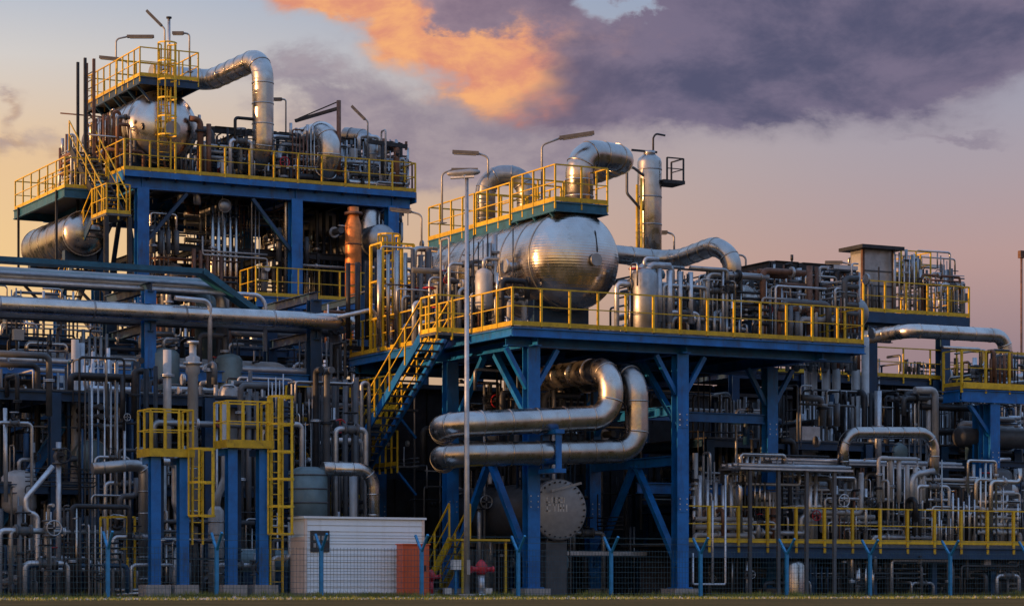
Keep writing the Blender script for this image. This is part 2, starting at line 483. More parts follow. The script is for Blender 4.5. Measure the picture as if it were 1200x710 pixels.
def valve(p, axis, r, label, group, stem=(0, 0, 1), wheel='red'):
    p, d, st = V3(p), V3(axis).normalized(), V3(stem)
    o = thing('gate_valve', p, label, 'valve', group)
    part('body', MB().lathe(p - d * r * 2.2, d, [(0, r * 1.8), (r * .5, r * 1.8), (r * .55, r), (r * 1.3, r * 1.25), (r * 2.2, r * 1.6), (r * 3.1, r * 1.25), (r * 3.85, r), (r * 3.9, r * 1.8), (r * 4.4, r * 1.8)], 10), 'grey', o)
    part('stem', MB().cyl(p + st * r, p + st * r * 5.0, r * .35, 8).cyl(p + st * r * 1.4, p + st * r * 2.2, r * 1.1, 8), 'dark', o)
    w = MB().torus(p + st * r * 4.8, st, r * 2.0, r * .22, 12, 5)
    a, u, _ = MB.frame(st)
    w.bar(p + st * r * 4.8 - a * r * 2, p + st * r * 4.8 + a * r * 2, r * .25, r * .2); w.bar(p + st * r * 4.8 - u * r * 2, p + st * r * 4.8 + u * r * 2, r * .25, r * .2)
    part('handwheel', w, wheel, o)
    return o
def head_prof(L, r, k=.5, n=7):
    """cylinder of length L with elliptical heads"""
    P = []
    for i in range(n): a = math.pi / 2 * i / n; P.append((-r * k * math.cos(a), max(.01, r * math.sin(a))))
    P.append((0, r)); P.append((L, r))
    for i in range(n - 1, -1, -1): a = math.pi / 2 * i / n; P.append((L + r * k * math.cos(a), max(.01, r * math.sin(a))))
    return P
def drum(name, p, q, r, m, label, cat, group=None, saddles=(), zdeck=None, k=.5, n=40, bands=0, bandm=None, nozzles=()):
    p, q = V3(p), V3(q); d = (q - p); L = d.length; d.normalize()
    zb = zdeck if zdeck is not None else p.z - r
    o = thing(name, (p.x, p.y, zb), label, cat, group)
    sh = part('shell', MB().lathe(p, d, head_prof(L, r, k), n), m, o)
    for i in range(bands):
        c = p + d * (L * (i) / (bands - 1)) if bands > 1 else p
        part('band', MB().cyl(c - d * .03, c + d * .03, r * 1.008 + .006, n), bandm or m, o)
    for t in saddles:
        c = p + d * L * t; s = V3((-d.y, d.x, 0))
        part('saddle', MB().bar(V3((c.x, c.y, zb)) - s * 0, V3((c.x, c.y, c.z - r * .75)), r * 1.5 if abs(d.y) > .5 else .35, .35 if abs(d.y) > .5 else r * 1.5, V3((0, 1, 0))), 'blue_dk', o)
    for (t, ang, rr, ln) in nozzles:
        c = p + d * L * t; s = V3((-d.y, d.x, 0)); nd = s * math.cos(R(ang)) + V3((0, 0, 1)) * math.sin(R(ang))
        nz = part('nozzle', MB().cyl(c + nd * r * .9, c + nd * (r + ln), rr, 12), 'galv', o)
        part('flange', MB().cyl(c + nd * (r + ln), c + nd * (r + ln + .07), rr * 1.6, 14), 'dark', nz)
    return o
def column(root, x, y, z0, z1, w=.42, m='blue', name='column', base=True, d=None):
    c = part(name, MB().hbeam((x, y, z0), (x, y, z1), w, d or w, .035, V3((0, 1, 0))), m, root)
    if base: part('base_plate', MB().box((x - w * .7, y - w * .7, z0), (x + w * .7, y + w * .7, z0 + .04)), m, c)
    if w >= .4:
        h = (d or w) / 2
        for t in (.36, .72):
            z = z0 + (z1 - z0) * t
            part('splice_plate', MB().box((x - w * .44, y - h - .016, z - .24), (x + w * .44, y - h - .001, z + .24)), m, c)
            bolts = cached('splice_bolt', lambda: MB().cyl((0, -.018, 0), (0, 0, 0), .022, 6).mesh('bolt', 'galv'))
            for k in range(6): inst('bolt', bolts, (x + w * .3 * (1 if k % 2 else -1), y - h - .0165, z - .16 + .16 * (k // 2)), c)
    return c
def beam(root, p, q, w=.22, h=.34, m='blue', name='beam'):
    return part(name, MB().hbeam(p, q, w, h, .025), m, root)
def brace(root, p, q, w=.14, m='blue'):
    return part('brace', MB().bar(p, q, w, w * .8), m, root)
def deck(root, x0, x1, y0, y1, z, t=.06, m='grate'):
    return part('deck_plate', MB().box((x0, y0, z - t), (x1, y1, z)), m, root)

# ================================================================== THE SETTING: ground
def ground_mat():
    m = bpy.data.materials.new('grass_ground'); m.use_nodes = True
    t = m.node_tree; b = t.nodes['Principled BSDF']
    tc = t.nodes.new('ShaderNodeTexCoord'); v = tc.outputs['Object']
    n1 = noise_n(t, v, .35, 6, .65); n2 = noise_n(t, v, 6, 5, .7)
    c = mixc(t, n1.ss(.35, .65), (.10, .072, .035), (.145, .098, .048))
    c = mixc(t, n2.ss(.45, .7), c, (.085, .085, .028))
    t.links.new(c, b.inputs['Base Color']); b.inputs['Roughness'].default_value = 1.0; b.inputs['Specular IOR Level'].default_value = 0.0
    bp = t.nodes.new('ShaderNodeBump'); bp.inputs['Strength'].default_value = .8; bp.inputs['Distance'].default_value = .05
    t.links.new(n2.s, bp.inputs['Height']); t.links.new(bp.outputs[0], b.inputs['Normal'])
    return m
M['ground'] = ground_mat()
M['gravel'] = mat('plant_gravel', (.10, .095, .09), .95, 0, .3, 6, (.05, .05, .05), .6, .5, 60)
M['grassblade'] = mat('grass_blades', (.16, .19, .04), .8, 0, .35, .5, (.34, .27, .08), .8)
struct('ground', MB().box((-3000, -3000, -1), (3000, 3000, -.03)), 'ground')
struct('plant_yard', MB().box((-70, -2.6, -.5), (70, 75, -.012)), 'gravel')
def grass():
    rnd = random.Random(3); mb = MB()
    clumps = [(rnd.uniform(-20, 26), -3.0 + rnd.gauss(0, .5), rnd.uniform(.1, .45), rnd.uniform(.08, .26)) for _ in range(150)]
    def blade(u, v, h):
        a = rnd.uniform(0, 6.28); w = .011; l = rnd.uniform(-.45, .45) * h; dx, dy = math.cos(a) * w, math.sin(a) * w
        b = len(mb.v); mb.v += [(u - dx, v - dy, -.03), (u + dx, v + dy, -.03), (u + l, v + l * .4, h - .03)]
        mb.f.append((b, b + 1, b + 2)); mb.sm.append(False)
    for i in range(40000):
        u = rnd.uniform(-20, 26); v = -3.1 + rnd.gauss(0, .42) if rnd.random() < .55 else rnd.uniform(-16, -2.9)
        blade(u, v, rnd.uniform(.025, .075) * (.5 + 1.6 * mnoise.noise((u * .7, v * .6, 0)) ** 2 + .35))
    for cu, cv, cr, ch in clumps:
        for k in range(90): blade(cu + rnd.gauss(0, cr), cv + rnd.gauss(0, .12), ch * rnd.uniform(.4, 1))
    o = bpy.data.objects.new('grass', mb.mesh('grass', 'grassblade')); COL.objects.link(o)
    tag(o, 'low green and straw coloured grass along the foot of the fence', 'grass', kind='stuff')
grass()
def rubble():
    """gravel and stones strewn over the verge"""
    rnd = random.Random(5); mb = MB()
    for i in range(2600):
        u = rnd.uniform(-20, 26); v = rnd.uniform(-14, -2.2); r = rnd.uniform(.012, .05) * (1.6 if rnd.random() < .05 else 1); z = -.03
        p = [V3((u + math.cos(a) * r * rnd.uniform(.7, 1.2), v + math.sin(a) * r * rnd.uniform(.7, 1.2), z + rnd.uniform(0, .2) * r)) for a in (0, 1.26, 2.5, 3.8, 5.0)]
        b = len(mb.v); mb.v += [tuple(q) for q in p] + [(u + rnd.uniform(-.3, .3) * r, v, z + r * rnd.uniform(.6, 1.1))]
        for k in range(5): mb.f.append((b + k, b + (k + 1) % 5, b + 5)); mb.sm.append(False)
    o = bpy.data.objects.new('gravel', mb.mesh('gravel', 'conc')); COL.objects.link(o)
    tag(o, 'scattered small stones on the verge in front of the fence', 'gravel', kind='stuff')
rubble()

# ================================================================== FENCE
FV = -3.0
def fence():
    us = [-16.9 + 2.98 * i for i in range(13)]
    o = thing('security_fence', (us[0], FV, 0), 'blue mesh security fence with Y topped posts along the grass strip', 'fence')
    pm = MB(); pm.box((-.045, -.045, -.03), (.045, .045, 1.3))
    for k in (-1, 1): pm.bar((0, 0, 1.22), (k * .03, k * .46, 1.68), .06, .06)
    me = pm.mesh('post', 'post')
    for u in us: inst('post', me, (u, FV, 0), o)
    wm = MB()
    for i in range(9): wm.bar((.05, .02, .08 + i * .15), (2.93, .02, .08 + i * .15), .009, .009)
    for i in range(29): wm.bar((.08 + i * .1, .032, .02), (.08 + i * .1, .032, 1.32), .006, .006)
    for y, z in ((.42, 1.65), (-.42, 1.65), (.26, 1.49), (-.26, 1.49)): wm.bar((0, y, z), (2.98, y, z), .006, .006)
    wme = wm.mesh('mesh_panel', 'wire')
    for u in us[:-1]: inst('mesh_panel', wme, (u, FV, 0), o)['kind'] = 'stuff'
fence()

# ================================================================== LIGHT POLE IN FRONT
def light_pole():
    b = at(547, 690, -3.35); b.z = -.03
    o = thing('street_lamp', b, 'tall slim grey lamp pole standing in front of the ribbed drum', 'street lamp')
    part('pole', MB().sweep([b, b + V3((0, 0, 3)), b + V3((0, 0, 11.55))], [.085, .075, .05], 14), 'galv', o)
    t = b + V3((0, 0, 11.5))
    part('arm', MB().bar(t - V3((.05, 0, 0)), t + V3((-.1, 0, .08)), .08, .08), 'galv', o)
    h = MB(); d = V3((RX, RY, 0))
    h.lathe(t - d * .55 + V3((0, 0, .12)), d + V3((0, 0, .06)), [(0, .02), (.05, .06), (.25, .085), (.65, .10), (.85, .07), (.92, .03)], 12)
    hd = part('lamp_head', h, 'lampgrey', o)
    part('lens', MB().bar(t - d * .45 + V3((0, 0, .005)), t + d * .2 + V3((0, 0, .045)), .16, .05), 'printw', hd)
    part('door', MB().box((b.x - .05, b.y - .115, .6), (b.x + .05, b.y - .09, 1.0)), 'lampgrey', o)
    part('footing', MB().cyl(b, b + V3((0, 0, .1)), .24, 12), 'conc', o)
light_pole()

# ================================================================== WHITE SIDED ENCLOSURE
def enclosure():
    x0, x1 = -7.93, -4.33; y0, y1 = -1.8, -.75; z1 = 2.13
    o = thing('equipment_enclosure', (x0, y0, 0), 'low white horizontally clad equipment enclosure behind the fence', 'enclosure')
    part('wall', MB().box((x0 + .03, y0 + .03, 0), (x1 - .03, y1, z1)), 'white', o)
    me = MB()
    n = 12; hh = (z1 - .12) / n
    bm = MB().quadbox([(x0 + .06, y0 + .0, .01), (x1 - .06, y0 + .0, .01), (x1 - .06, y0 + .03, .01), (x0 + .06, y0 + .03, .01),
                       (x0 + .06, y0 + .018, hh - .012), (x1 - .06, y0 + .018, hh - .012), (x1 - .06, y0 + .03, hh - .012), (x0 + .06, y0 + .03, hh - .012)]).mesh('siding_board', 'white', (x0, y0, 0))
    for i in range(n): inst('siding_board', bm, (x0, y0, .1 + i * hh), o)
    for x in (x0 + .03, x1 - .03): part('corner_trim', MB().box((x - .035, y0 - .012, .05), (x + .035, y0 + .05, z1 + .002)), 'pink_trim', o)
    part('side_panel', MB().box((x0 + .0, y0 + .06, .1), (x0 + .028, y1 - .02, z1 - .5)), 'pink_trim', o)  # pinkish panel paints the warm light on this end wall
    part('roof', MB().box((x0 - .05, y0 - .05, z1 + .003), (x1 + .05, y1 + .05, z1 + .06)), 'white', o)
    part('plinth', MB().box((x0 - .04, y0 - .04, -.02), (x1 + .04, y1 + .04, .09)), 'conc', o)
    v = part('vent_grille', MB().box((x0 + .16, y0 - .03, 1.22), (x0 + .72, y0 - .001, 1.80)), 'black', o)
    for r in range(2):
        for i in range(4 if r == 0 else 3):
            xx = x0 + .24 + i * .12
            part('louvre', MB().box((xx, y0 - .045, 1.34 + (1 - r) * .2), (xx + .075, y0 - .031, 1.46 + (1 - r) * .2)), 'lampgrey', v)
enclosure()
def cabinet():
    a, b = at(472, 690, -2.45), at(503, 690, -2.45); x0, x1 = a.x, b.x; y0, y1 = -2.45, -2.05
    o = thing('hose_cabinet', (x0, y0, 0), 'orange red metal cabinet at the right end of the white enclosure', 'cabinet')
    part('body', MB().box((x0, y0, .02), (x1, y1, 1.42)), 'orange', o)
    d = part('door', MB().box((x0 + .05, y0 - .018, .1), (x1 - .05, y0 - .001, 1.34)), 'orange', o)
    part('handle', MB().box((x1 - .16, y0 - .05, .7), (x1 - .12, y0 - .019, .86)), 'dark', d)
    part('roof', MB().box((x0 - .03, y0 - .03, 1.421), (x1 + .03, y1 + .03, 1.455)), 'orange', o)
    for x in (x0 + .06, x1 - .1): part('foot', MB().box((x, y0 + .05, -.03), (x + .06, y1 - .05, .019)), 'dark', o)
cabinet()

# ================================================================== THE TWO SMALL BLUE TOWERS ON THE LEFT
def monitor_tower(ua, ub, zt, label, lad_side, v=-1.0, dep=.75, w=.27):
    o = thing('access_tower', (ua, v, 0), label, 'tower', 'small blue access towers with yellow baskets')
    for u in (ua, ub):
        column(o, u, v, .32, zt - .12, w, 'blue', base=False)
        part('footing', MB().box((u - .34, v - .34, -.02), (u + .34, v + .34, .319)), 'conc', o)
    for u in (ua, ub): part('cap_beam', MB().box((u - .12, v + .19, zt - .3), (u + .12, v + dep - .1, zt - .12)), 'blue', o)
    column(o, (ua + ub) / 2, v + dep, 0, zt - .12, .2, 'blue_dk')
    x0, x1 = ua - .2, ub + .2; y0, y1 = v - .25, v + dep
    deck(o, x0, x1, y0, y1, zt, .07)
    part('frame', MB().box((x0, y0 - .04, zt - .12), (x1, y0 - .001, zt + .1)).box((x0 - .04, y0 - .04, zt - .12), (x0 - .001, y1, zt + .1)).box((x1 + .001, y0 - .04, zt - .12), (x1 + .04, y1, zt + .1)), 'yellow', o)
    railing(o, [(x1 - .02, y1, zt), (x0, y1, zt), (x0, y0, zt), (x1, y0, zt), (x1, y1 - .2, zt)], 1.15, .42, 'yellow', toe=False, drop=.05)
    if lad_side: ladder(o, x1 + .24, y0 + .3, .1, zt + 1.3, (0, -1, 0), 'yellow', cage=True, w=.36)
    else: ladder(o, x1 + .2, y0 + .2, 1.4, zt + .1, (0, -1, 0), 'yellow', cage=True, w=.3)
    return o
monitor_tower(-11.95, -11.15, 3.86, 'left of the two blue posted towers, with a yellow basket on top', 0)
monitor_tower(-9.76, -8.86, 4.15, 'right, taller of the two blue posted towers, with yellow caged ladder beside the white enclosure', 1)

# ================================================================== MAIN PLATFORM
DZ = 7.83
def main_platform():
    x0, x1, y0, y1 = -.95, 11.4, -.6, 11.0
    o = thing('process_platform', (0, 0, 0), 'large blue steel platform with yellow railing carrying the ribbed drum', 'platform')
    cols = [(u, v) for u in (0, 5.08) for v in (0, 5.4, 10.8)] + [(10.0, 2.6), (10.0, 10.8)]
    for u, v in cols:
        column(o, u, v, .22, DZ - .55, .40, 'blue', d=.36)
        part('footing', MB().box((u - .42, v - .42, -.03), (u + .42, v + .42, .219)), 'conc', o)
    # main girders under the deck, one per line, then joists
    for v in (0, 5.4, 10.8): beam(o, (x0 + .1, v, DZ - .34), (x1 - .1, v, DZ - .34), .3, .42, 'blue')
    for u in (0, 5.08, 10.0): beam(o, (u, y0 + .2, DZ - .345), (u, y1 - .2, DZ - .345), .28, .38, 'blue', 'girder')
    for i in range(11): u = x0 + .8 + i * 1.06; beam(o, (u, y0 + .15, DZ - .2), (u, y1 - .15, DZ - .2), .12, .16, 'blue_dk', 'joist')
    deck(o, x0, x1, y0, y1, DZ, .07)
    for a, b in (((x0, y0), (x1, y0)), ((x0, y1), (x0, y0)), ((x1, y0), (x1, y1))):
        part('edge_beam', MB().hbeam((a[0], a[1], DZ - .19), (b[0], b[1], DZ - .19), .14, .26, .03), 'blue', o)
    # knee braces and bracing
    for u, v in ((0, 0), (5.08, 0), (10.0, 2.6)):
        for k in (-1, 1): brace(o, (u + k * .15, v, DZ - 1.75), (u + k * .85, v, DZ - .6), .16)
    for u in (0, 5.08):
        brace(o, (u, .1, DZ - 2.7), (u, 2.3, DZ - .6), .18); brace(o, (u, 5.2, DZ - 2.7), (u, 3.1, DZ - .6), .18)
        brace(o, (u, .1, .9), (u, 2.6, 4.0), .2); brace(o, (u, 5.3, .9), (u, 2.8, 4.0), .2)
        beam(o, (u, .2, 4.1), (u, 5.2, 4.1), .2, .3, 'blue')
    for z, h in ((5.62, .3), (3.35, .34)):
        beam(o, (5.1, 2.6, z), (9.76, 2.6, z), .2, h, 'blue')
    beam(o, (.25, 5.4, 5.0), (4.85, 5.4, 5.0), .2, .3, 'blue_dk'); beam(o, (5.1, .2, 5.62), (5.1, 5.2, 5.62), .2, .3, 'blue')
    beam(o, (.25, 10.8, 4.0), (8.6, 10.8, 4.0), .2, .3, 'blue_dk')
    railing(o, [(x0 + .03, y1, DZ), (x0 + .03, y0 + .03, DZ), (x1 - .03, y0 + .03, DZ), (x1 - .03, y1, DZ)], 1.1, .96, 'yellow', drop=.1, w=.06)
    return o
main_platform()
def main_stair():
    o = thing('access_stair', (-1.75, 9.6, 0), 'blue zigzag stair with yellow handrails climbing the left side of the main platform', 'stair')
    stair(o, (-1.6, 9.9, 3.5), (-1.6, 3.2, DZ), .85, 'blue', 'yellow')
    stair(o, (-2.7, 4.6, .1), (-2.7, 9.4, 3.5), .85, 'blue', 'yellow')
    deck(o, -3.2, -1.1, 9.5, 11.0, 3.5, .08)
    railing(o, [(-1.15, 10.95, 3.5), (-3.15, 10.95, 3.5), (-3.15, 9.5, 3.5)], 1.1, .6)
    deck(o, -2.1, -1.05, 2.1, 3.2, DZ - .01, .08)
    railing(o, [(-2.05, 3.2, DZ), (-2.05, 2.12, DZ), (-1.05, 2.12, DZ)], 1.1, .6)
    for u, v in ((-3.1, 10.9), (-1.2, 10.9), (-3.1, 9.6)): column(o, u, v, 0, 3.42, .18, 'blue')
    # yellow landings stacked on the platform side of the flight
    for z in (4.1, 5.9):
        deck(o, -1.0, -.25, 7.2, 10.4, z, .06); railing(o, [(-.98, 10.35, z), (-.98, 7.22, z)], 1.1, .42)
        for v in (7.4, 10.2): brace(o, (-.95, v, z - .1), (-.25, v, z - .9), .08)
main_stair()
def cage_ladder():
    b = atu(458, 405, -.4)
    o = thing('caged_ladder', (b.x, b.y, DZ), 'tall yellow caged ladder at the left rear corner of the main platform', 'ladder')
    ladder(o, b.x, b.y, DZ, 11.6, (-.6, -.8, 0), 'yellow', True, .5)
    for dx, dy in ((.55, .35), (-.55, .35), (.55, -.55), (-.55, -.55)):
        part('guide_post', MB().box((b.x + dx - .04, b.y + dy - .04, DZ), (b.x + dx + .04, b.y + dy + .04, 11.3)), 'yellow', o)
    for z in (8.9, 10.1, 11.3):
        for a, c in (((-.55, .35), (.55, .35)), ((.55, .35), (.55, -.55)), ((.55, -.55), (-.55, -.55)), ((-.55, -.55), (-.55, .35))):
            part('hoop_bar', MB().bar((b.x + a[0], b.y + a[1], z), (b.x + c[0], b.y + c[1], z), .06, .06), 'yellow', o)
cage_ladder()

def main_drum():
    zc, r = 10.2, 1.52; u = 2.42; v0, v1 = 1.9, 9.6
    o = thing('pressure_drum', (u, v0, DZ), 'big shiny ribbed horizontal drum with domed end on the main platform', 'vessel')
    part('shell', MB().lathe((u, v0, zc), (0, 1, 0), head_prof(v1 - v0, r, .62, 10), 56), 'drum_rib', o)
    for i in range(9):
        v = v0 + (v1 - v0) * i / 8; part('band', MB().cyl((u, v - .03, zc), (u, v + .03, zc), r + .014, 56), 'clad_dull', o)
    for v in (v0 + .9, v1 - .9):
        s = MB().box((u - .95, v - .2, DZ + .001), (u + .95, v + .2, zc - r * .72)); part('saddle', s, 'blue_dk', o)
    # manway and nozzles
    mw = part('manway', MB().cyl((u + .25, v0 - 1.0, zc - .1), (u + .25, v0 - .5, zc - .1), .13, 20), 'galv', o)
    part('manway_cover', MB().cyl((u + .25, v0 - 1.06, zc - .1), (u + .25, v0 - 1.001, zc - .1), .19, 20), 'clad_dull', mw)
    for v, ang, rr, ln in ((v0 + 1.0, 178, .14, .22), (v0 + 1.9, 190, .10, .35), (v0 + 2.7, 172, .11, .3), (v0 + 3.6, 186, .09, .4), (v0 + 5.6, 184, .13, .3)):
        nd = V3((math.cos(R(ang)), 0, math.sin(R(ang)))); c = V3((u, v, zc - .25))
        nz = part('nozzle', MB().cyl(c + nd * r * .9, c + nd * (r + ln), rr, 14), 'galv', o)
        part('flange', MB().cyl(c + nd * (r + ln), c + nd * (r + ln + .09), rr * 1.55, 16), 'galv', nz)
    part('level_pipe', MB().pipe([(u + .35, v0 - .82, zc + .0), (u + .35, v0 - .92, zc + .2), (u + .35, v0 - .8, zc + .75), (u + .35, v0 - .3, zc + 1.3)], .025, .1, 6), 'dark', o)
    return o
main_drum()

def drum_walkway(name, u0, u1, segs, z_leg, label, m='teal', rails=True, h=1.1, leg_r=None):
    """stepped walkway along the top of a drum; segs = (v0, v1, z)"""
    o = thing(name, (u0, segs[0][0], segs[0][2] - .3), label, 'walkway')
    for (a, b, z) in segs:
        part('deck_plate', MB().box((u0, a, z - .05), (u1, b, z)), 'grate', o)
        for u in (u0, u1): part('edge_beam', MB().hbeam((u, a, z - .16), (u, b, z - .16), .1, .3, .025), m, o)
        for v in (a, b): part('edge_beam', MB().hbeam((u0, v, z - .165), (u1, v, z - .165), .1, .28, .025), m, o)
        for k in range(int((b - a) / 1.1) + 1): part('bracket', MB().bar((u0 - .0, a + .3 + k * 1.1, z - .3), (u0 + .5, a + .3 + k * 1.1, z - .85), .08, .08), m, o)
        if rails:
            railing(o, [(u1, b, z), (u0, b, z), (u0, a, z), (u1, a, z), (u1, b - .1, z)], h, .75)
    return o
drum_walkway('drum_walkway', 1.55, 3.35, [(1.4, 4.2, 11.86), (4.35, 6.7, 11.72), (6.85, 10.2, 11.72)], 0, 'teal blue walkway with yellow railing along the top of the big ribbed drum')

# pipes rising from the big drum
def drum_pipes():
    u = at(679, 240, 2.6).x; v = 2.6; z1 = at(690, 179, 2.6).z
    pipe_thing('arch_pipe', [(u, v, 11.5), (u, v, z1), (u + 1.75, v + .2, z1 - .06), (u + 1.85, v + 3.2, z1 - .1)], .43, 'clad',
               'short fat silver pipe arching off the top of the big ribbed drum towards the stack', br=.62, bands=.5, n=24, seg=10)
    q = at(572, 240, 7.6); z2 = at(572, 206, 7.6).z
    pipe_thing('arch_pipe', [(q.x - .1, 7.6, 11.4), (q.x - .1, 7.6, z2), (q.x + 1.1, 7.0, z2), (q.x + 1.1, 7.0, 11.0)], .33, 'clad_dull',
               'dull silver pipe bend standing on the rear end of the big ribbed drum', br=.6, bands=.5, n=18, seg=8)
    # outlet pipe from the drum to the right
    a = at(722, 298, 5.2)
    pipe_thing('outlet_pipe', [(3.2, 5.2, a.z), (a.x, 5.2, a.z), at(790, 306, 5.2), at(838, 288, 2.2), at(857, 300, 1.6), at(860, 348, 1.6)], .30, 'clad',
               'silver pipe running right from the big drum and bending down over the deck', br=.8, bands=.7, n=20, seg=8)
drum_pipes()

def chimney():
    c = at(761, 290, 9.0); u, v = c.x, 9.0; r = .42; zt = at(761, 182, 9).z
    o = thing('exhaust_stack', (u, v, DZ), 'upright cylindrical stack with side platform to the right of the big drum', 'stack')
    part('shell', MB().lathe((u, v, DZ), (0, 0, 1), [(0, r), (zt - DZ - .25, r), (zt - DZ - .12, r * .9), (zt - DZ, r * .55)], 28), 'clad', o)
    for i in range(7): z = DZ + 1 + i * (zt - DZ - 1.5) / 6; part('band', MB().cyl((u, v, z - .025), (u, v, z + .025), r + .012, 28), 'clad_dull', o)
    for p in ((-.52, -.05), (-.46, -.25)): part('riser', MB().cyl((u + p[0], v + p[1], DZ), (u + p[0], v + p[1], zt - 1.1 - p[1]), .045, 8), 'yellow', o)
    zp = at(780, 213, 9).z
    part('landing', MB().box((u + .3, v - .45, zp - .12), (u + 1.15, v + .4, zp)), 'dark', o)
    railing(o, [(u + .45, v - .42, zp), (u + 1.1, v - .42, zp), (u + 1.1, v + .38, zp)], .75, .6, 'dark', toe=False, drop=.02)
    part('side_loop', MB().pipe([(u - .35, v - .2, zt - .75), (u - 1.0, v - .2, zt - .35), (u - 1.0, v - .2, zt - 1.4), (u - .45, v - .2, zt - 1.9)], .05, .2, 8), 'grey', o)
    part('top_bracket', MB().bar((u - .7, v, zt + .12), (u + .3, v, zt + .12), .05, .07), 'dark', o)
    part('vent_tip', MB().cyl((u, v, zt), (u, v, zt + .14), .2, 14), 'clad_dull', o)
    part('gooseneck', MB().pipe([(u + .15, v, zt - .1), (u + .15, v, zt + .6), (u + .25, v, zt + .75), (u + .62, v, zt + .72)], .035, .2, 8), 'dark', o)
chimney()

# the two big looped pipes under the platform
def loops():
    a, b = at(515, 498, -.85), at(716, 489, -.95)
    up = at(716, 432, -.95)
    pipe_thing('loop_pipe', [a + V3((1.3, 2.4, -.05)), a + V3((.05, 0, 0)), b, V3((b.x, b.y, up.z)), V3((b.x - .1, b.y + 5, up.z + .0))], .37, 'clad',
               'upper of the two big silver pipes running across under the main platform', br=.68, bands=.9, n=24, seg=10)
    a, b = at(515, 533, -.95), at(746, 528, -1.0); up = at(746, 438, -1.0)
    pipe_thing('loop_pipe', [a + V3((1.3, 2.4, -.05)), a + V3((.05, 0, 0)), b, V3((b.x, b.y, up.z)), V3((b.x + .05, b.y + 5, up.z + .0))], .35, 'clad',
               'lower of the two big silver pipes running across under the main platform', br=.68, bands=.9, n=24, seg=10)
    c = at(647, 530, -.98)
    o = thing('pipe_hanger', (c.x, c.y, c.z - .5), 'bright blue hanger clamp on the lower big silver pipe', 'hanger')
    for k in (-1, 1): part('strap', MB().box((c.x - .09, c.y + k * .395 - .025, c.z - .479), (c.x + .09, c.y + k * .395 + .025, c.z + .529)), 'blue', o)
    part('cross_bar', MB().box((c.x - .14, c.y - .5, c.z + .53), (c.x + .14, c.y + .5, c.z + .65)), 'blue', o)
    part('shoe', MB().box((c.x - .2, c.y - .48, c.z - .6), (c.x + .2, c.y + .48, c.z - .48)), 'blue', o)
loops()

# heat exchanger with the round grey end
def exchanger():
    c = at(654, 597, 1.3); r = .92; u, v, z = c
    o = thing('heat_exchanger', (u, v, 0), 'heat exchanger with round grey end cover and pale stencilled marks under the platform', 'heat exchanger')
    part('shell', MB().lathe((u, v + .1, z), (0, 1, 0), [(0, r * .93), (5.5, r * .93), (5.8, r * .6)], 36), 'grey', o)
    part('end_cover', MB().lathe((u, v - .12, z), (0, 1, 0), [(0, r - .05), (.03, r), (.21, r)], 40), 'lampgrey', o)
    bm = cached('bolt', lambda: MB().cyl((0, -.04, 0), (0, 0, 0), .028, 6).mesh('bolt', 'dark'))
    for i in range(28): t = 2 * math.pi * i / 28; inst('bolt', bm, (u + math.cos(t) * (r - .09), v - .121, z + math.sin(t) * (r - .09)), o)
    # pale, mostly worn away characters chalked on the cover: two rows of short strokes
    mk = MB(); y = v - .124
    rows = [(.20, .17, [(-.47, 'L'), (-.30, 'I'), (-.22, 'E'), (-.05, 'C'), (.12, 'I')]), (-.06, .22, [(-.46, 'C'), (-.25, 'T'), (-.08, 'I'), (0.0, 'H'), (.2, 'I')])]
    def ch(g, x, zz, h):
        w = .14; s = .045
        R4 = {'L': [(0, 0, s, h), (0, 0, w, s)], 'I': [(0, 0, s, h)], 'E': [(0, 0, s, h), (0, 0, w, s), (0, h - s, w, h), (0, h / 2 - s / 2, w * .8, h / 2 + s / 2)],
              'C': [(0, 0, s, h), (0, 0, w, s), (0, h - s, w, h)], 'T': [(w / 2 - s / 2, 0, w / 2 + s / 2, h), (0, h - s, w, h)], 'H': [(0, 0, s, h), (w - s, 0, w, h), (0, h / 2 - s / 2, w, h / 2 + s / 2)]}[g]
        for a, b, c_, d in R4: mk.box((u + x + a, y - .004, z + zz + b), (u + x + c_, y, z + zz + d))
    for zz, h, L in rows:
        for x, g in L: ch(g, x, zz, h)
    part('stencil_marks', mk, 'printw', o)
    part('pier', MB().box((u - .35, v + .1, -.03), (u + .35, v + .7, z - r - .01)), 'grey', o)
    part('pier', MB().box((u - .35, v + 4.2, -.03), (u + .35, v + 4.8, z - r - .01)), 'conc', o)
    part('davit_arm', MB().bar((u - .42, v - .35, z + .55), (u + .6, v - .35, z + .80), .05, .07), 'insul', o)
exchanger()

# ================================================================== LAMPS ON THE PLATFORMS
L_ = V3((-RX, -RY, 0)); R_ = V3((RX, RY, 0)); Bk = V3((FX, FY, 0))
def lamp_px(xp, ytop, ybase, v, dx, label, **k):
    b = at(xp, ybase, v); t = at(xp, ytop, v); lamp(b, t.z - b.z, (R_ if dx > 0 else L_) * abs(dx), label, **k)
lamp_px(518, 203, 262, 7.6, .75, 'lamp with bent arm on the rear end of the drum walkway', up=.1, head=.8)
lamp_px(572, 184, 240, 7.3, -.75, 'lamp reaching left above the dull pipe bend on the drum', up=.12, head=.8, tilt=.05)
lamp_px(635, 170, 235, 2.8, 1.1, 'tall lamp with long arm beside the arching pipe on the drum walkway', up=.22, tilt=.15, head=1.0)
lamp_px(494, 252, 300, 14, -.75, 'lamp on thin post left of the big drum, against the sky', up=.12, tilt=.12, head=.7)

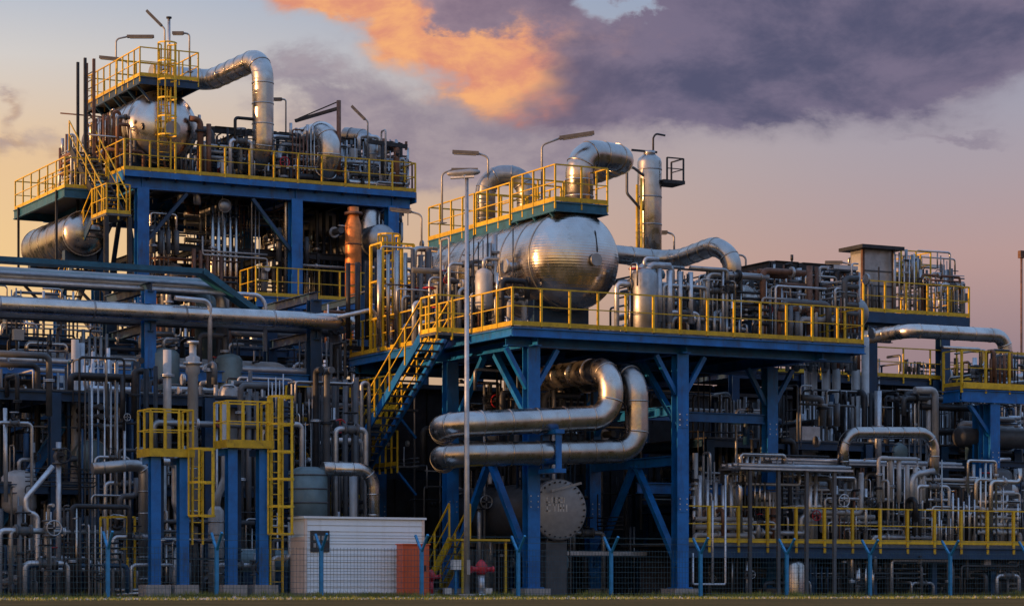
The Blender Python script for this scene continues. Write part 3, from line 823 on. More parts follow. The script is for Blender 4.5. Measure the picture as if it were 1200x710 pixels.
# ================================================================== LEFT PIPE RACK
RV0, RV1 = 10.6, 14.4
def pipe_rack():
    o = thing('pipe_rack', (-8.2, RV0, 0), 'long dark blue pipe rack carrying the horizontal pipes across the left half', 'pipe rack')
    us = [-38, -32, -26, -20, -14.1, -8.05, -2.4]
    for u in us:
        for v in (RV0, RV1):
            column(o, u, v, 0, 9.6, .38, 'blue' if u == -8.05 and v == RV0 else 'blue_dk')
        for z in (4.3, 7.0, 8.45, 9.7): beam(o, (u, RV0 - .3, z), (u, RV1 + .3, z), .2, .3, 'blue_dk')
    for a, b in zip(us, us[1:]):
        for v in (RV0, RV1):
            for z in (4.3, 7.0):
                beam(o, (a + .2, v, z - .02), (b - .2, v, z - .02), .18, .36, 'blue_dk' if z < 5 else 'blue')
    for a, b in ((us[3], us[4]), (us[4], us[5])): brace(o, (a + .2, RV0, 4.5), (b - .2, RV0, 6.8), .14, 'blue_dk')
    for a, b in zip(us, us[1:]):
        deck(o, a + .12, b - .12, RV0 + .6, RV1 - .2, 6.72, .05); deck(o, a + .12, b - .12, RV0 + .5, RV1 - .2, 4.02, .05)
pipe_rack()
def rack_pipes():
    G = 'horizontal pipes on the left pipe rack'
    a, b, c, d = at(-60, 352, 10.6), at(186, 364, 10.6), at(205, 368, 10.6), at(433, 384, 10.6)
    zz = (a.z + d.z) / 2
    o = thing('rack_pipe', (a.x, a.y, zz), 'thickest silver pipe, running from the left edge along the left rack', 'pipe', G)
    part('run', MB().pipe([(-40, 10.2, zz), (-1.15, 10.2, zz), (-1.15, 12.5, zz)], .27, .6, 22), 'clad', o)
    for u in (-16, -13, -10, -7, -4): part('band', MB().cyl((u - .03, 10.2, zz), (u + .03, 10.2, zz), .282, 22), 'clad_dull', o)
    spec = [(11.1, 9.72, .07, 'galv', -3.9, 'thin pale pipe along the top front of the left rack'), (11.6, 9.9, .20, 'clad_dull', -5.2, 'medium dull pipe at the front of the top tier of the left rack'),
            (12.3, 9.98, .26, 'teal_tank', -5.6, 'teal grey pipe on the top tier of the left rack'), (13.0, 10.15, .22, 'teal_tank', -5.0, 'dark teal pipe at the back of the top tier of the left rack'),
            (13.8, 10.22, .28, 'clad_dull', -4.4, 'rearmost dull pipe of the top tier of the left rack'),
            (11.2, 8.75, .14, 'galv', -2.0, 'thin galvanised pipe behind the thickest pipe of the left rack'), (12.0, 8.82, .2, 'grey', -1.0, 'grey painted pipe on the middle tier of the left rack'),
            (10.9, 7.28, .12, 'galv', -2.2, 'thin galvanised pipe on the lower tier of the left rack'), (11.6, 7.4, .22, 'insul', -3, 'pale insulated pipe on the lower tier of the left rack')]
    for v, z, r, m, ue, lb in spec:
        pipe_thing('rack_pipe', [(-40, v, z), (ue, v, z), (ue, v, z - 1.6 - r * 3)], r, m, lb, G, br=.4, n=14)
    for i, (v, z, ue) in enumerate(((10.95, 10.25, -6.2),)):
        o = thing('cable_tray', (-40, v, z), 'flat teal cable tray along the top of the left rack', 'cable tray')
        part('tray', MB().box((-40, v - .3, z), (ue, v + .3, z + .05)).box((-40, v - .33, z), (ue, v - .3, z + .16)).box((-40, v + .3, z), (ue, v + .33, z + .16)), 'teal', o)
        a = at(240, 336, v); b = at(318, 377, v)
        part('sloping_tray', MB().bar((ue, v, z + .05), (b.x - .2, v, b.z), .6, .07), 'teal', o)
        for k in (-1, 1): part('tray_edge', MB().bar((ue, v + k * .31, z + .1), (b.x - .2, v + k * .31, b.z + .05), .04, .18), 'teal', o)
        for j in range(12):
            q = V3((ue, v, z + .12)).lerp(V3((b.x - .2, v, b.z + .07)), (j + .5) / 12); part('rung', MB().box((q.x - .03, q.y - .29, q.z - .03), (q.x + .03, q.y + .29, q.z + .03)), 'blue_dk', o)
    # white drop pipe in front
    a = at(232, 352, 10.0); b = at(246, 357, 10.0)
    pipe_thing('drop_pipe', [at(205, 349, 10.0), V3((b.x, 10.0, a.z)), V3((b.x, 10.0, at(246, 440, 10).z))], .075, 'galv', 'thin pale pipe dropping from the left rack in front of the thick pipe', br=.25)
    pipe_thing('drop_pipe', [at(395, 372, 9.6), at(440, 362, 9.6), at(441, 414, 9.6)], .075, 'galv', 'thin pale pipe with square bend just left of the yellow caged ladder', br=.2)
rack_pipes()

# ------------------------------------------------------------------ named equipment at the lower left
def lower_left():
    P = lambda pts, v, **k: [at(x, y, v) for x, y in pts]
    def ap(name, pts, v, r, m, label, **k): return pipe_thing(name, P(pts, v), r, m, label, **k)
    ap('tall_pipe', [(88, 398), (88, 690)], 4, .11, 'insul', 'left one of the tight pair of tall pale pipes in the dark lower left', flanges=[(at(88, 470, 4), (0, 0, 1))])
    ap('tall_pipe', [(95.5, 402), (95.5, 690)], 4.1, .09, 'galv', 'right one of the tight pair of tall pale pipes in the dark lower left', flanges=[(at(95.5, 474, 4.1), (0, 0, 1))])
    ap('tall_pipe', [(109, 412), (109, 560)], 4.3, .05, 'galv', 'thin upright pipe just right of the tight pair of tall pale pipes')
    ap('tall_pipe', [(127, 408), (127, 560)], 4.3, .05, 'galv', 'thin upright pipe ending beside the blue rack column at lower left')
    ap('tall_pipe', [(196, 410), (196, 530)], 2.5, .12, 'insul', 'short pale vertical pipe rising behind the left yellow basket', flanges=[(at(196, 440, 2.5), (0, 0, 1))])
    c = at(226, 690, 2.5); zt = at(226, 402, 2.5).z
    o = thing('vent_column', (c.x, c.y, 0), 'tall slim grey column with flanged top behind the left blue tower', 'vessel')
    part('shell', MB().lathe((c.x, c.y, 0), (0, 0, 1), [(0, .15), (zt - .9, .15), (zt - .85, .2), (zt - .4, .2), (zt - .35, .1), (zt, .1)], 18), 'insul', o)
    part('flange', MB().cyl((c.x, c.y, zt - .62), (c.x, c.y, zt - .54), .27, 16), 'clad_dull', o); part('flange', MB().cyl((c.x, c.y, zt - .02), (c.x, c.y, zt + .06), .17, 16), 'galv', o)
    for z in (2.4, 3.6, 4.8): part('band', MB().cyl((c.x, c.y, z), (c.x, c.y, z + .04), .158, 16), 'galv', o)
    c = at(253, 690, .6)
    o = thing('ringed_column', (c.x, c.y, 0), 'pale ringed vertical vessel pressed against the left post of the right blue tower', 'vessel')
    zt = at(253, 598, .6).z
    part('shell', MB().lathe((c.x, c.y, 0), (0, 0, 1), [(0, .22), (zt, .22), (zt + .12, .12)], 20), 'insul', o)
    for i in range(6): z = .25 + i * .36; part('band', MB().cyl((c.x, c.y, z), (c.x, c.y, z + .03), .232, 20), 'clad_dull', o)
    part('outlet_pipe', MB().pipe([(c.x, c.y, zt + .05), (c.x + .05, c.y, zt + .4), at(264, 560, .6), at(264, 470, .6)], .11, .3, 14), 'insul', o)
    c = at(268, 470, 4.0)
    o = thing('relief_vessel', (c.x, c.y, c.z - .3), 'pale dome topped vessel above the right yellow basket', 'vessel')
    part('shell', MB().lathe((c.x, c.y, 0), (0, 0, 1), [(0, .3), (c.z + .25, .3), (c.z + .42, .24), (c.z + .5, .1)], 22), 'insul', o)
    part('nozzle', MB().cyl((c.x, c.y - .5, c.z + .05), (c.x, c.y - .25, c.z + .05), .1, 12), 'galv', o)
    ap('elbow_pipe', [(108, 549), (150, 545), (169, 546), (169, 690)], .8, .165, 'clad_dull', 'thick grey pipe bending down beside the left post of the left blue tower', br=.4, bands=.6)
    ap('elbow_pipe', [(190, 541), (205, 542), (205, 590), (212, 606)], .2, .10, 'galv', 'pale bent pipe between the two posts of the left blue tower', br=.3)
    ap('zigzag_pipe', [(62, 546), (30, 584), (31, 600), (44, 603), (44, 660), (50, 667), (88, 667)], 1.5, .075, 'galv', 'thin zigzag pipe dropping to the ground near the left edge', br=.2)
    ap('standpipe', [(6, 478), (7, 588)], 2.0, .06, 'galv', 'thin upright pipe right at the left edge of the picture')
    b0, b1 = at(78, 488, 5), at(-14, 632, 5)
    single('diagonal_strut', MB().hbeam(b1, b0, .24, .3, .03), 'blue', 'blue diagonal strut sloping up at the far left', 'strut')
    # tank with the overhead pipe
    c = at(361, 690, 2.2); zt = at(361, 552, 2.2).z; zb = at(361, 610, 2.2).z - .5
    o = thing('surge_tank', (c.x, c.y, 0), 'upright grey cylindrical tank behind the white enclosure', 'tank')
    part('shell', MB().lathe((c.x, c.y, zb), (0, 0, 1), [(0, .55), (zt - zb, .57), (zt - zb + .12, .3)], 30), 'teal_tank', o)
    for i in range(5): z = zb + .2 + i * .4; part('band', MB().cyl((c.x, c.y, z), (c.x, c.y, z + .04), .585, 30), 'grey', o)
    for k in (-.4, .4): part('leg', MB().box((c.x + k - .08, c.y - .08, -.02), (c.x + k + .08, c.y + .08, zb)), 'blue_dk', o)
    p0 = at(378, 549, 1.9); q = at(437, 548, 1.9); e = at(437, 690, 1.9)
    pipe_thing('overhead_pipe', [(p0.x, 1.9, p0.z), (q.x, 1.9, p0.z), (q.x, 1.9, 0)], .20, 'clad', 'silver pipe bending down onto the white enclosure from the grey tank', br=.5, bands=.6, n=20)
    ap('stub_pipe', [(414, 556), (414, 690)], 2.6, .12, 'insul', 'pale upright pipe behind the white enclosure, left of the silver bend')
    c = at(310, 652, 1.2)
    drum('buffer_drum', (c.x - .9, 1.2, .95), (c.x + .75, 1.2, .95), .36, 'teal_tank', 'low teal grey horizontal drum behind the right blue tower', 'vessel', saddles=(.2, .8), zdeck=0, n=24)
    # yellow valve frame
    a, b = at(126, 640, 0), at(158, 640, 0)
    o = thing('valve_stand', (a.x, 0, 0), 'small yellow pipe frame around a valve at lower left', 'frame')
    for x in (a.x, b.x):
        for y in (0, .6): part('leg', MB().box((x - .025, y - .025, 0), (x + .025, y + .025, 2.15)), 'yellow', o)
    for z in (1.3, 2.15):
        for y in (0, .6): part('bar', MB().bar((a.x, y, z), (b.x, y, z), .05, .05), 'yellow', o)
    valve((a.x + .35, .3, 1.7), (1, 0, 0), .10, 'valve inside the small yellow pipe frame', None, (0, -.3, .95), 'galv')
    pipe_thing('pump_pipe', [(a.x + .35, .3, 1.55), (a.x + .35, .3, .9), (a.x + .5, .3, .6), (a.x + .5, .3, 0)], .07, 'galv', 'short pale pipe standing under the small yellow frame', br=.15)
    # walkway with yellow railing left of the main platform
    a, b = at(336, 493, 8.2), at(440, 495, 8.2)
    o = thing('side_walkway', (a.x, 8.2, a.z), 'walkway with dull yellow railing left of the main platform below the rack', 'walkway')
    deck(o, a.x, b.x + .2, 8.2, 9.4, a.z, .1); railing(o, [(a.x, 8.23, a.z), (b.x + .2, 8.23, a.z)], 1.1, 1.2)
    for x in (a.x + .3, b.x - .3): column(o, x, 8.8, 0, a.z - .1, .2, 'blue_dk')
    beam(o, (a.x, 8.3, a.z - .25), (b.x + .2, 8.3, a.z - .25), .15, .28, 'blue_dk')
    # wellhead style pump and low kerb bits by the fence
    for (x, y, lb, mm) in ((524, 690, 'small white box on the ground under the main stair', 'printw'), (572, 690, 'small white box on the ground beside the red hydrant', 'printw')):
        c = at(x, y, -1.6); o = thing('junction_box', (c.x, c.y, 0), lb, 'box')
        part('body', MB().box((c.x - .1, c.y - .08, .06), (c.x + .1, c.y + .08, .24)), mm, o); part('foot', MB().box((c.x - .06, c.y - .05, -.02), (c.x + .06, c.y + .05, .06)), 'dark', o)
    for (x, s, lb) in ((564, 1.0, 'red fire hydrant with pale stem under the main platform'), (505, .72, 'small dark red hydrant beside the orange cabinet')):
        c = at(x, 690, -1.5); o = thing('fire_hydrant', (c.x, c.y, 0), lb, 'hydrant', 'fire hydrants')
        part('stem', MB().cyl((c.x, c.y, -.02), (c.x, c.y, .62 * s), .1 * s, 14), 'galv' if s == 1 else 'red', o)
        part('base', MB().cyl((c.x, c.y, -.02), (c.x, c.y, .08 * s), .17 * s, 14), 'galv', o)
        part('head', MB().lathe((c.x, c.y, .62 * s), (0, 0, 1), [(0, .13 * s), (.1 * s, .17 * s), (.26 * s, .17 * s), (.36 * s, .1 * s), (.42 * s, .04)], 16), 'red', o)
        for k in (-1, 1):
            part('outlet', MB().cyl((c.x, c.y, .76 * s), (c.x + k * .3 * s, c.y - .06, .76 * s), .075 * s, 12).cyl((c.x + k * .3 * s, c.y - .06, .76 * s), (c.x + k * .36 * s, c.y - .07, .76 * s), .1 * s, 12), 'red', o)
    c = at(534, 690, -1.4); o = thing('instrument_post', (c.x, c.y, 0), 'white gauge box on a blue post beside the tall lamp pole', 'instrument')
    part('post', MB().box((c.x - .03, c.y - .03, -.02), (c.x + .03, c.y + .03, .75)), 'post', o)
    part('gauge_box', MB().box((c.x - .13, c.y - .09, .75), (c.x + .13, c.y + .07, 1.03)), 'printw', o)
    a, b = at(578, 690, .6), at(600, 690, .6)
    o = thing('yellow_steps', (a.x, .6, 0), 'small yellow steps under the main platform beside the first blue column', 'steps')
    stair(o, (a.x - .9, 3.0, 0), (a.x - .9, 1.0, 1.65), .6, 'yellow', 'yellow')
    deck(o, a.x - 1.3, a.x + .3, .1, 1.0, 1.66, .06, 'yellow')
    for x in (a.x - 1.2, a.x + .2): part('leg', MB().box((x - .03, .17, 0), (x + .03, .23, 1.59)), 'yellow', o)
lower_left()

# ================================================================== TALL LEFT STRUCTURE
TZ, TV = 16.0, 26.0
def tall_left():
    x0, x1, y0, y1 = -3.6, 8.5, TV, 37.0
    o = thing('tall_platform', (x0, y0, 0), 'tall blue steel structure with high yellow railed platform at upper left', 'platform')
    us = (at(166, 300, TV + .3).x, at(346, 300, TV + .3).x, 7.6)
    for u in us:
        for v in (TV + .3, TV + 5.5, TV + 10.5):
            column(o, u, v, 0, TZ - .6, .46, 'blue', d=.42)
    for v in (TV + .3, TV + 5.5, TV + 10.5):
        beam(o, (x0 + .1, v, TZ - .4), (x1 - .1, v, TZ - .4), .3, .5, 'blue'); beam(o, (us[0] + .3, v, 9.6), (us[2] - .3, v, 9.6), .25, .4, 'blue_dk')
    for u in us: beam(o, (u, y0 + .2, TZ - .41), (u, y1 - .2, TZ - .41), .3, .46, 'blue'); beam(o, (u, y0 + .6, 9.62), (u, y1 - .6, 9.62), .25, .36, 'blue_dk')
    for i in range(10): u = x0 + 1 + i * 1.15; beam(o, (u, y0 + .15, TZ - .22), (u, y1 - .15, TZ - .22), .12, .18, 'blue_dk', 'joist')
    deck(o, x0, x1, y0, y1, TZ, .08); deck(o, us[0] + .4, us[2], y0 + .8, y1, 9.85, .08)
    part('fascia', MB().box((x0, y0 - .06, TZ - .24), (x1, y0 - .002, TZ - .02)), 'blue', o)
    part('fascia', MB().box((x0 - .06, y0, TZ - .42), (x0 - .002, y1, TZ - .02)), 'blue', o)
    part('fascia', MB().box((x1 + .002, y0, TZ - .42), (x1 + .06, y1, TZ - .02)), 'blue', o)
    railing(o, [(x0, y1, TZ), (x0, y0, TZ), (x1, y0, TZ), (x1, y1, TZ)], 1.15, 1.0, drop=.25, w=.06)
    for k in (-1, 1): brace(o, (us[0] + .2, TV + .35 + (k > 0) * 5.2, 10.2), (us[0] + .2, TV + 3 + k * .2, TZ - .8), .16, 'blue_dk')
    brace(o, (us[1] - .2, TV + .3, 13.4), (us[1] - 1.8, TV + .3, TZ - .7), .16, 'blue_dk'); brace(o, (us[0] + .2, TV + .3, 13.4), (us[0] + 1.8, TV + .3, TZ - .7), .16, 'blue_dk')
    # middle yellow landing
    z = at(440, 340, TV - 2).z
    a, b = at(300, 340, TV - 2), at(470, 340, TV - 2)
    o2 = thing('middle_walkway', (a.x, TV - 2, z), 'walkway with yellow railing half way up in front of the tall left structure', 'walkway')
    deck(o2, a.x, b.x, TV - 2, TV - .3, a.z - .2, .1); part('edge_beam', MB().hbeam((a.x, TV - 2, a.z - .42), (b.x, TV - 2, a.z - .42), .16, .4, .03), 'blue', o2)
    railing(o2, [(a.x, TV - .4, a.z - .2), (a.x, TV - 2, a.z - .2), (b.x, TV - 2, a.z - .2)], 1.1, .9)
    for x in (a.x + .4, (a.x + b.x) / 2, b.x - .4): column(o2, x, TV - 1.2, 0, a.z - .3, .28, 'blue_dk')
tall_left()
def tall_drum():
    u, zc, r = -1.55, 18.0, 1.42; v0, v1 = 27.6, 33.2
    o = thing('upper_drum', (u, v0, TZ), 'large drum with domed end on the tall left structure behind a yellow ladder', 'vessel')
    part('shell', MB().lathe((u, v0, zc), (0, 1, 0), head_prof(v1 - v0, r, .55, 9), 48), 'clad_drum', o)
    for i in range(8): v = v0 + (v1 - v0) * i / 7; part('band', MB().cyl((u, v - .03, zc), (u, v + .03, zc), r + .014, 48), 'clad_dull', o)
    for v in (v0 + .9, v1 - .9): part('saddle', MB().box((u - 1, v - .2, TZ + .001), (u + 1, v + .2, zc - r * .72)), 'blue_dk', o)
    part('manway', MB().cyl((u + .1, v0 - 1.0, zc - .2), (u + .1, v0 - .5, zc - .2), .3, 20), 'clad_dull', o)
    w = drum_walkway('upper_walkway', -2.75, -.4, [(26.7, 29.4, 19.72), (29.5, 33.3, 19.72)], 0, 'yellow railed walkway on top of the drum of the tall left structure', m='blue_dk')
    l = thing('drum_ladder', (-1.75, 26.6, TZ), 'tall yellow caged ladder in front of the end of the upper left drum', 'ladder')
    ladder(l, -1.75, 26.75, TZ, 21.0, (0, -1, 0), 'yellow', True, .5)
    c = atu(110, 200, -3.95)
    l = thing('side_ladder', (c.x, c.y, 12), 'dark upright ladder frame at the left edge of the tall structure, against the sky', 'ladder')
    for dx, dy in ((0, 0), (.0, .9), (-.35, 0), (-.35, .9)): part('post', MB().box((c.x + dx - .05, c.y + dy - .05, 12), (c.x + dx + .05, c.y + dy + .05, 20.6)), 'dark' if dx else 'rust', l)
    for i in range(28): part('rung', MB().bar((c.x, c.y, 12.3 + i * .29), (c.x, c.y + .9, 12.3 + i * .29), .03, .03), 'dark', l)
tall_drum()
def tall_pipes():
    # arching pipe 1: leaves the drum top, comes forward, drops to the deck
    zt = at(303, 66, 26.9).z; r = .42
    a = at(222, 92, 31.5); f = at(308, 66, 26.9)
    pipe_thing('tall_arch_pipe', [(-.6, 31.5, a.z), (a.x, 31.5, a.z), (a.x + .9, 31.5, a.z), (f.x, 26.9, zt), (f.x, 26.9, TZ + .95), (f.x - .2, 29.0, TZ + .7)], r, 'clad',
               'tallest silver pipe arching high over the tall left platform', br=.9, bands=.8, n=24, seg=10)
    f = at(386, 150, 26.6)
    pipe_thing('tall_arch_pipe', [(f.x - .35, 30.5, TZ + 2.2), (f.x, 26.6, f.z - .05), (f.x, 26.6, TZ + .62), (f.x - .2, 29.5, TZ + .5)], .44, 'clad',
               'lower silver pipe loop on the right part of the tall left platform', br=.8, bands=.7, n=22, seg=10)
    g = at(434, 168, 28.5)
    pipe_thing('tall_arch_pipe', [at(405, 158, 30), at(425, 160, 29.2), V3((g.x, 28.5, g.z)), V3((g.x + .1, 28.5, TZ + .4))], .3, 'clad_dull', 'dull pipe bend at the right end of the tall left platform', br=.6, bands=.6, n=18)
    # low platform and drum on the left side
    o = thing('side_platform', (-6.2, 26.8, 14), 'small yellow railed side platform sticking out at the far left of the tall structure', 'platform')
    z = 15.35; deck(o, -5.55, -3.75, 27.2, 33.8, z, .08)
    for u in (-5.55, -3.8): part('edge_beam', MB().hbeam((u, 27.2, z - .2), (u, 33.8, z - .2), .12, .36, .03), 'teal', o)
    for v in (27.2, 33.8): part('edge_beam', MB().hbeam((-5.55, v, z - .21), (-3.8, v, z - .21), .12, .34, .03), 'teal', o)
    railing(o, [(-3.9, 27.25, z), (-5.53, 27.25, z), (-5.53, 33.75, z), (-3.9, 33.75, z)], 1.15, 1.1, drop=.1)
    for v in (28, 33): brace(o, (-5.5, v, 12.4), (-3.7, v, 10.6), .12, 'dark'); beam(o, (-5.6, v, 12.55), (-3.4, v, 12.55), .14, .2, 'dark')
    for v in (28, 33): part('hanger', MB().box((-5.66, v - .04, 12.5), (-5.58, v + .04, z)), 'dark', o)
    drum('side_drum', (-4.6, 27.8, 13.75), (-4.6, 33.2, 13.75), .85, 'clad', 'horizontal drum hanging under the small side platform at far left', 'vessel', saddles=(.1, .93), zdeck=12.65, n=32, bands=6, bandm='clad_dull')
    # stairs up the left side
    s = thing('side_stair', (-4.4, 26, 9.6), 'dark stair with orange lit handrails zigzagging up the left of the tall structure', 'stair')
    stair(s, (-4.3, 31.5, 11.0), (-4.3, 26.4, 14.2), .8, 'blue_dk', 'yellow'); stair(s, (-4.3, 25.0, 14.0), (-4.3, 29.2, 17.2), .8, 'dark', 'yellow')
    stair(s, (-3.4, 25.4, 8.4), (-3.4, 30.8, 11.0), .8, 'dark', 'dark')
    deck(s, -4.8, -3.8, 24.6, 26.4, 14.1, .08); railing(s, [(-4.75, 26.3, 14.1), (-4.75, 24.65, 14.1), (-3.85, 24.65, 14.1)], 1.1, .6)
    for (u, v) in ((-4.75, 24.7), (-3.85, 24.7)): column(s, u, v, 0, 14.0, .16, 'dark')
    # equipment under the deck
    c = at(414, 325, 25.2); 
    o = thing('reactor_column', (c.x, c.y, 9.9), 'glowing rust orange upright vessel under the tall left platform', 'vessel')
    zt = at(414, 243, 25.2).z
    part('shell', MB().lathe((c.x, c.y, 9.9), (0, 0, 1), [(0, .32), (zt - 10.6, .32), (zt - 10.3, .22), (zt - 9.9, .22)], 24), 'copper', o)
    for i in range(5): z = 10.4 + i * .8; part('band', MB().cyl((c.x, c.y, z), (c.x, c.y, z + .05), .34, 24), 'rust', o)
    part('flange', MB().cyl((c.x, c.y, zt - .3), (c.x, c.y, zt - .2), .36, 20), 'rust', o)
    c = at(447, 282, 25.4)
    drum('condenser_drum', (c.x - .1, 25.2, c.z), (c.x - .1, 29.5, c.z), .62, 'clad_dull', 'blue grey drum end right of the glowing orange vessel', 'vessel', saddles=(.2, .8), zdeck=9.9, n=32)
    for (xp, yp, rr, lb) in ((384, 262, .5, 'dull drum end under the tall platform between its columns'), (205, 322, .45, 'pale drum end low under the tall platform near its left column')):
        c = at(xp, yp, 29); drum('small_drum', (c.x, 29, c.z), (c.x, 33, c.z), rr, 'insul', lb, 'vessel', saddles=(.2, .8), zdeck=9.9, n=26)
tall_pipes()
lamp_px(136, 46, 105, 31, 1.0, 'lamp pointing right at the upper left walkway, above the drum', up=.1, head=1.0)
lamp_px(150, 73, 104, 30.2, -.75, 'low dark lamp pointing left at the upper left walkway', up=.12, tilt=.1, head=.75)
lamp_px(193, 34, 82, 28.2, -.4, 'topmost lamp with steeply tilted head on the upper left walkway', up=.15, tilt=1.0, head=.55)
lamp_px(222, 40, 85, 27.3, -.45, 'lamp with short flat head at the right end of the upper left walkway', up=.03, head=.42)
lamp_px(335, 117, 190, 29, -.35, 'small lamp between the two silver arches on the tall left platform', up=.02, head=.35)
lamp_px(431, 142, 200, 28.2, -.3, 'lamp with steeply tilted head near the right end of the tall left platform', up=.1, tilt=1.0, head=.5)
def masts():
    b = at(198, 85, 27.6); t = at(198, 22, 27.6)
    o = thing('mast', b, 'slim pale mast rising from the upper left walkway', 'mast'); part('pole', MB().cyl(b, t, .06, 10), 'galv', o); part('cap', MB().cyl(t, t + V3((0, 0, .06)), .11, 10), 'dark', o)
    b = at(397, 205, 26.5); t = at(397, 118, 26.5)
    o = thing('davit_crane', b, 'rust red post with slanting arm above the lower silver pipe loop', 'crane'); part('post', MB().cyl(b, t, .09, 12), 'rust', o)
    part('arm', MB().bar(at(397, 127, 26.5), at(346, 142, 27.8), .12, .12), 'dark', o); part('stay', MB().bar(at(397, 119, 26.5), at(350, 139, 27.8), .04, .04), 'dark', o)
    b = at(448, 205, 27); t = at(452, 170, 27)
    o = thing('bracket_arm', b, 'dark T shaped bracket arm at the right end of the tall left platform', 'bracket'); part('post', MB().cyl(b, V3((b.x, b.y, t.z)), .07, 10), 'dark', o)
    part('arm', MB().bar(at(432, 166, 27), at(477, 172, 27), .12, .16), 'dark', o); part('tip', MB().bar(at(476, 166, 27), at(476, 176, 27), .08, .08), 'rust', o)
    b = at(1197, 470, 22); t = at(1197, 302, 22)
    o = thing('radio_mast', V3((b.x, 22, 0)), 'thin dark mast with red brown head at the right edge of the picture', 'mast')
    part('pole', MB().cyl((b.x, 22, 0), (b.x, 22, t.z), .05, 8), 'rust', o); part('head', MB().box((b.x - .12, 21.9, t.z - .02), (b.x + .12, 22.1, t.z + .3)), 'rust', o)
    b = at(928, 340, 12); t = at(928, 305, 12)
    o = thing('mast', b, 'thin short mast against the sky above the right deck', 'mast'); part('pole', MB().cyl(V3((b.x, b.y, 7.83)), t, .035, 8), 'dark', o); part('tip', MB().cyl(t, t + V3((0, 0, .2)), .055, 8), 'dark', o)
masts()

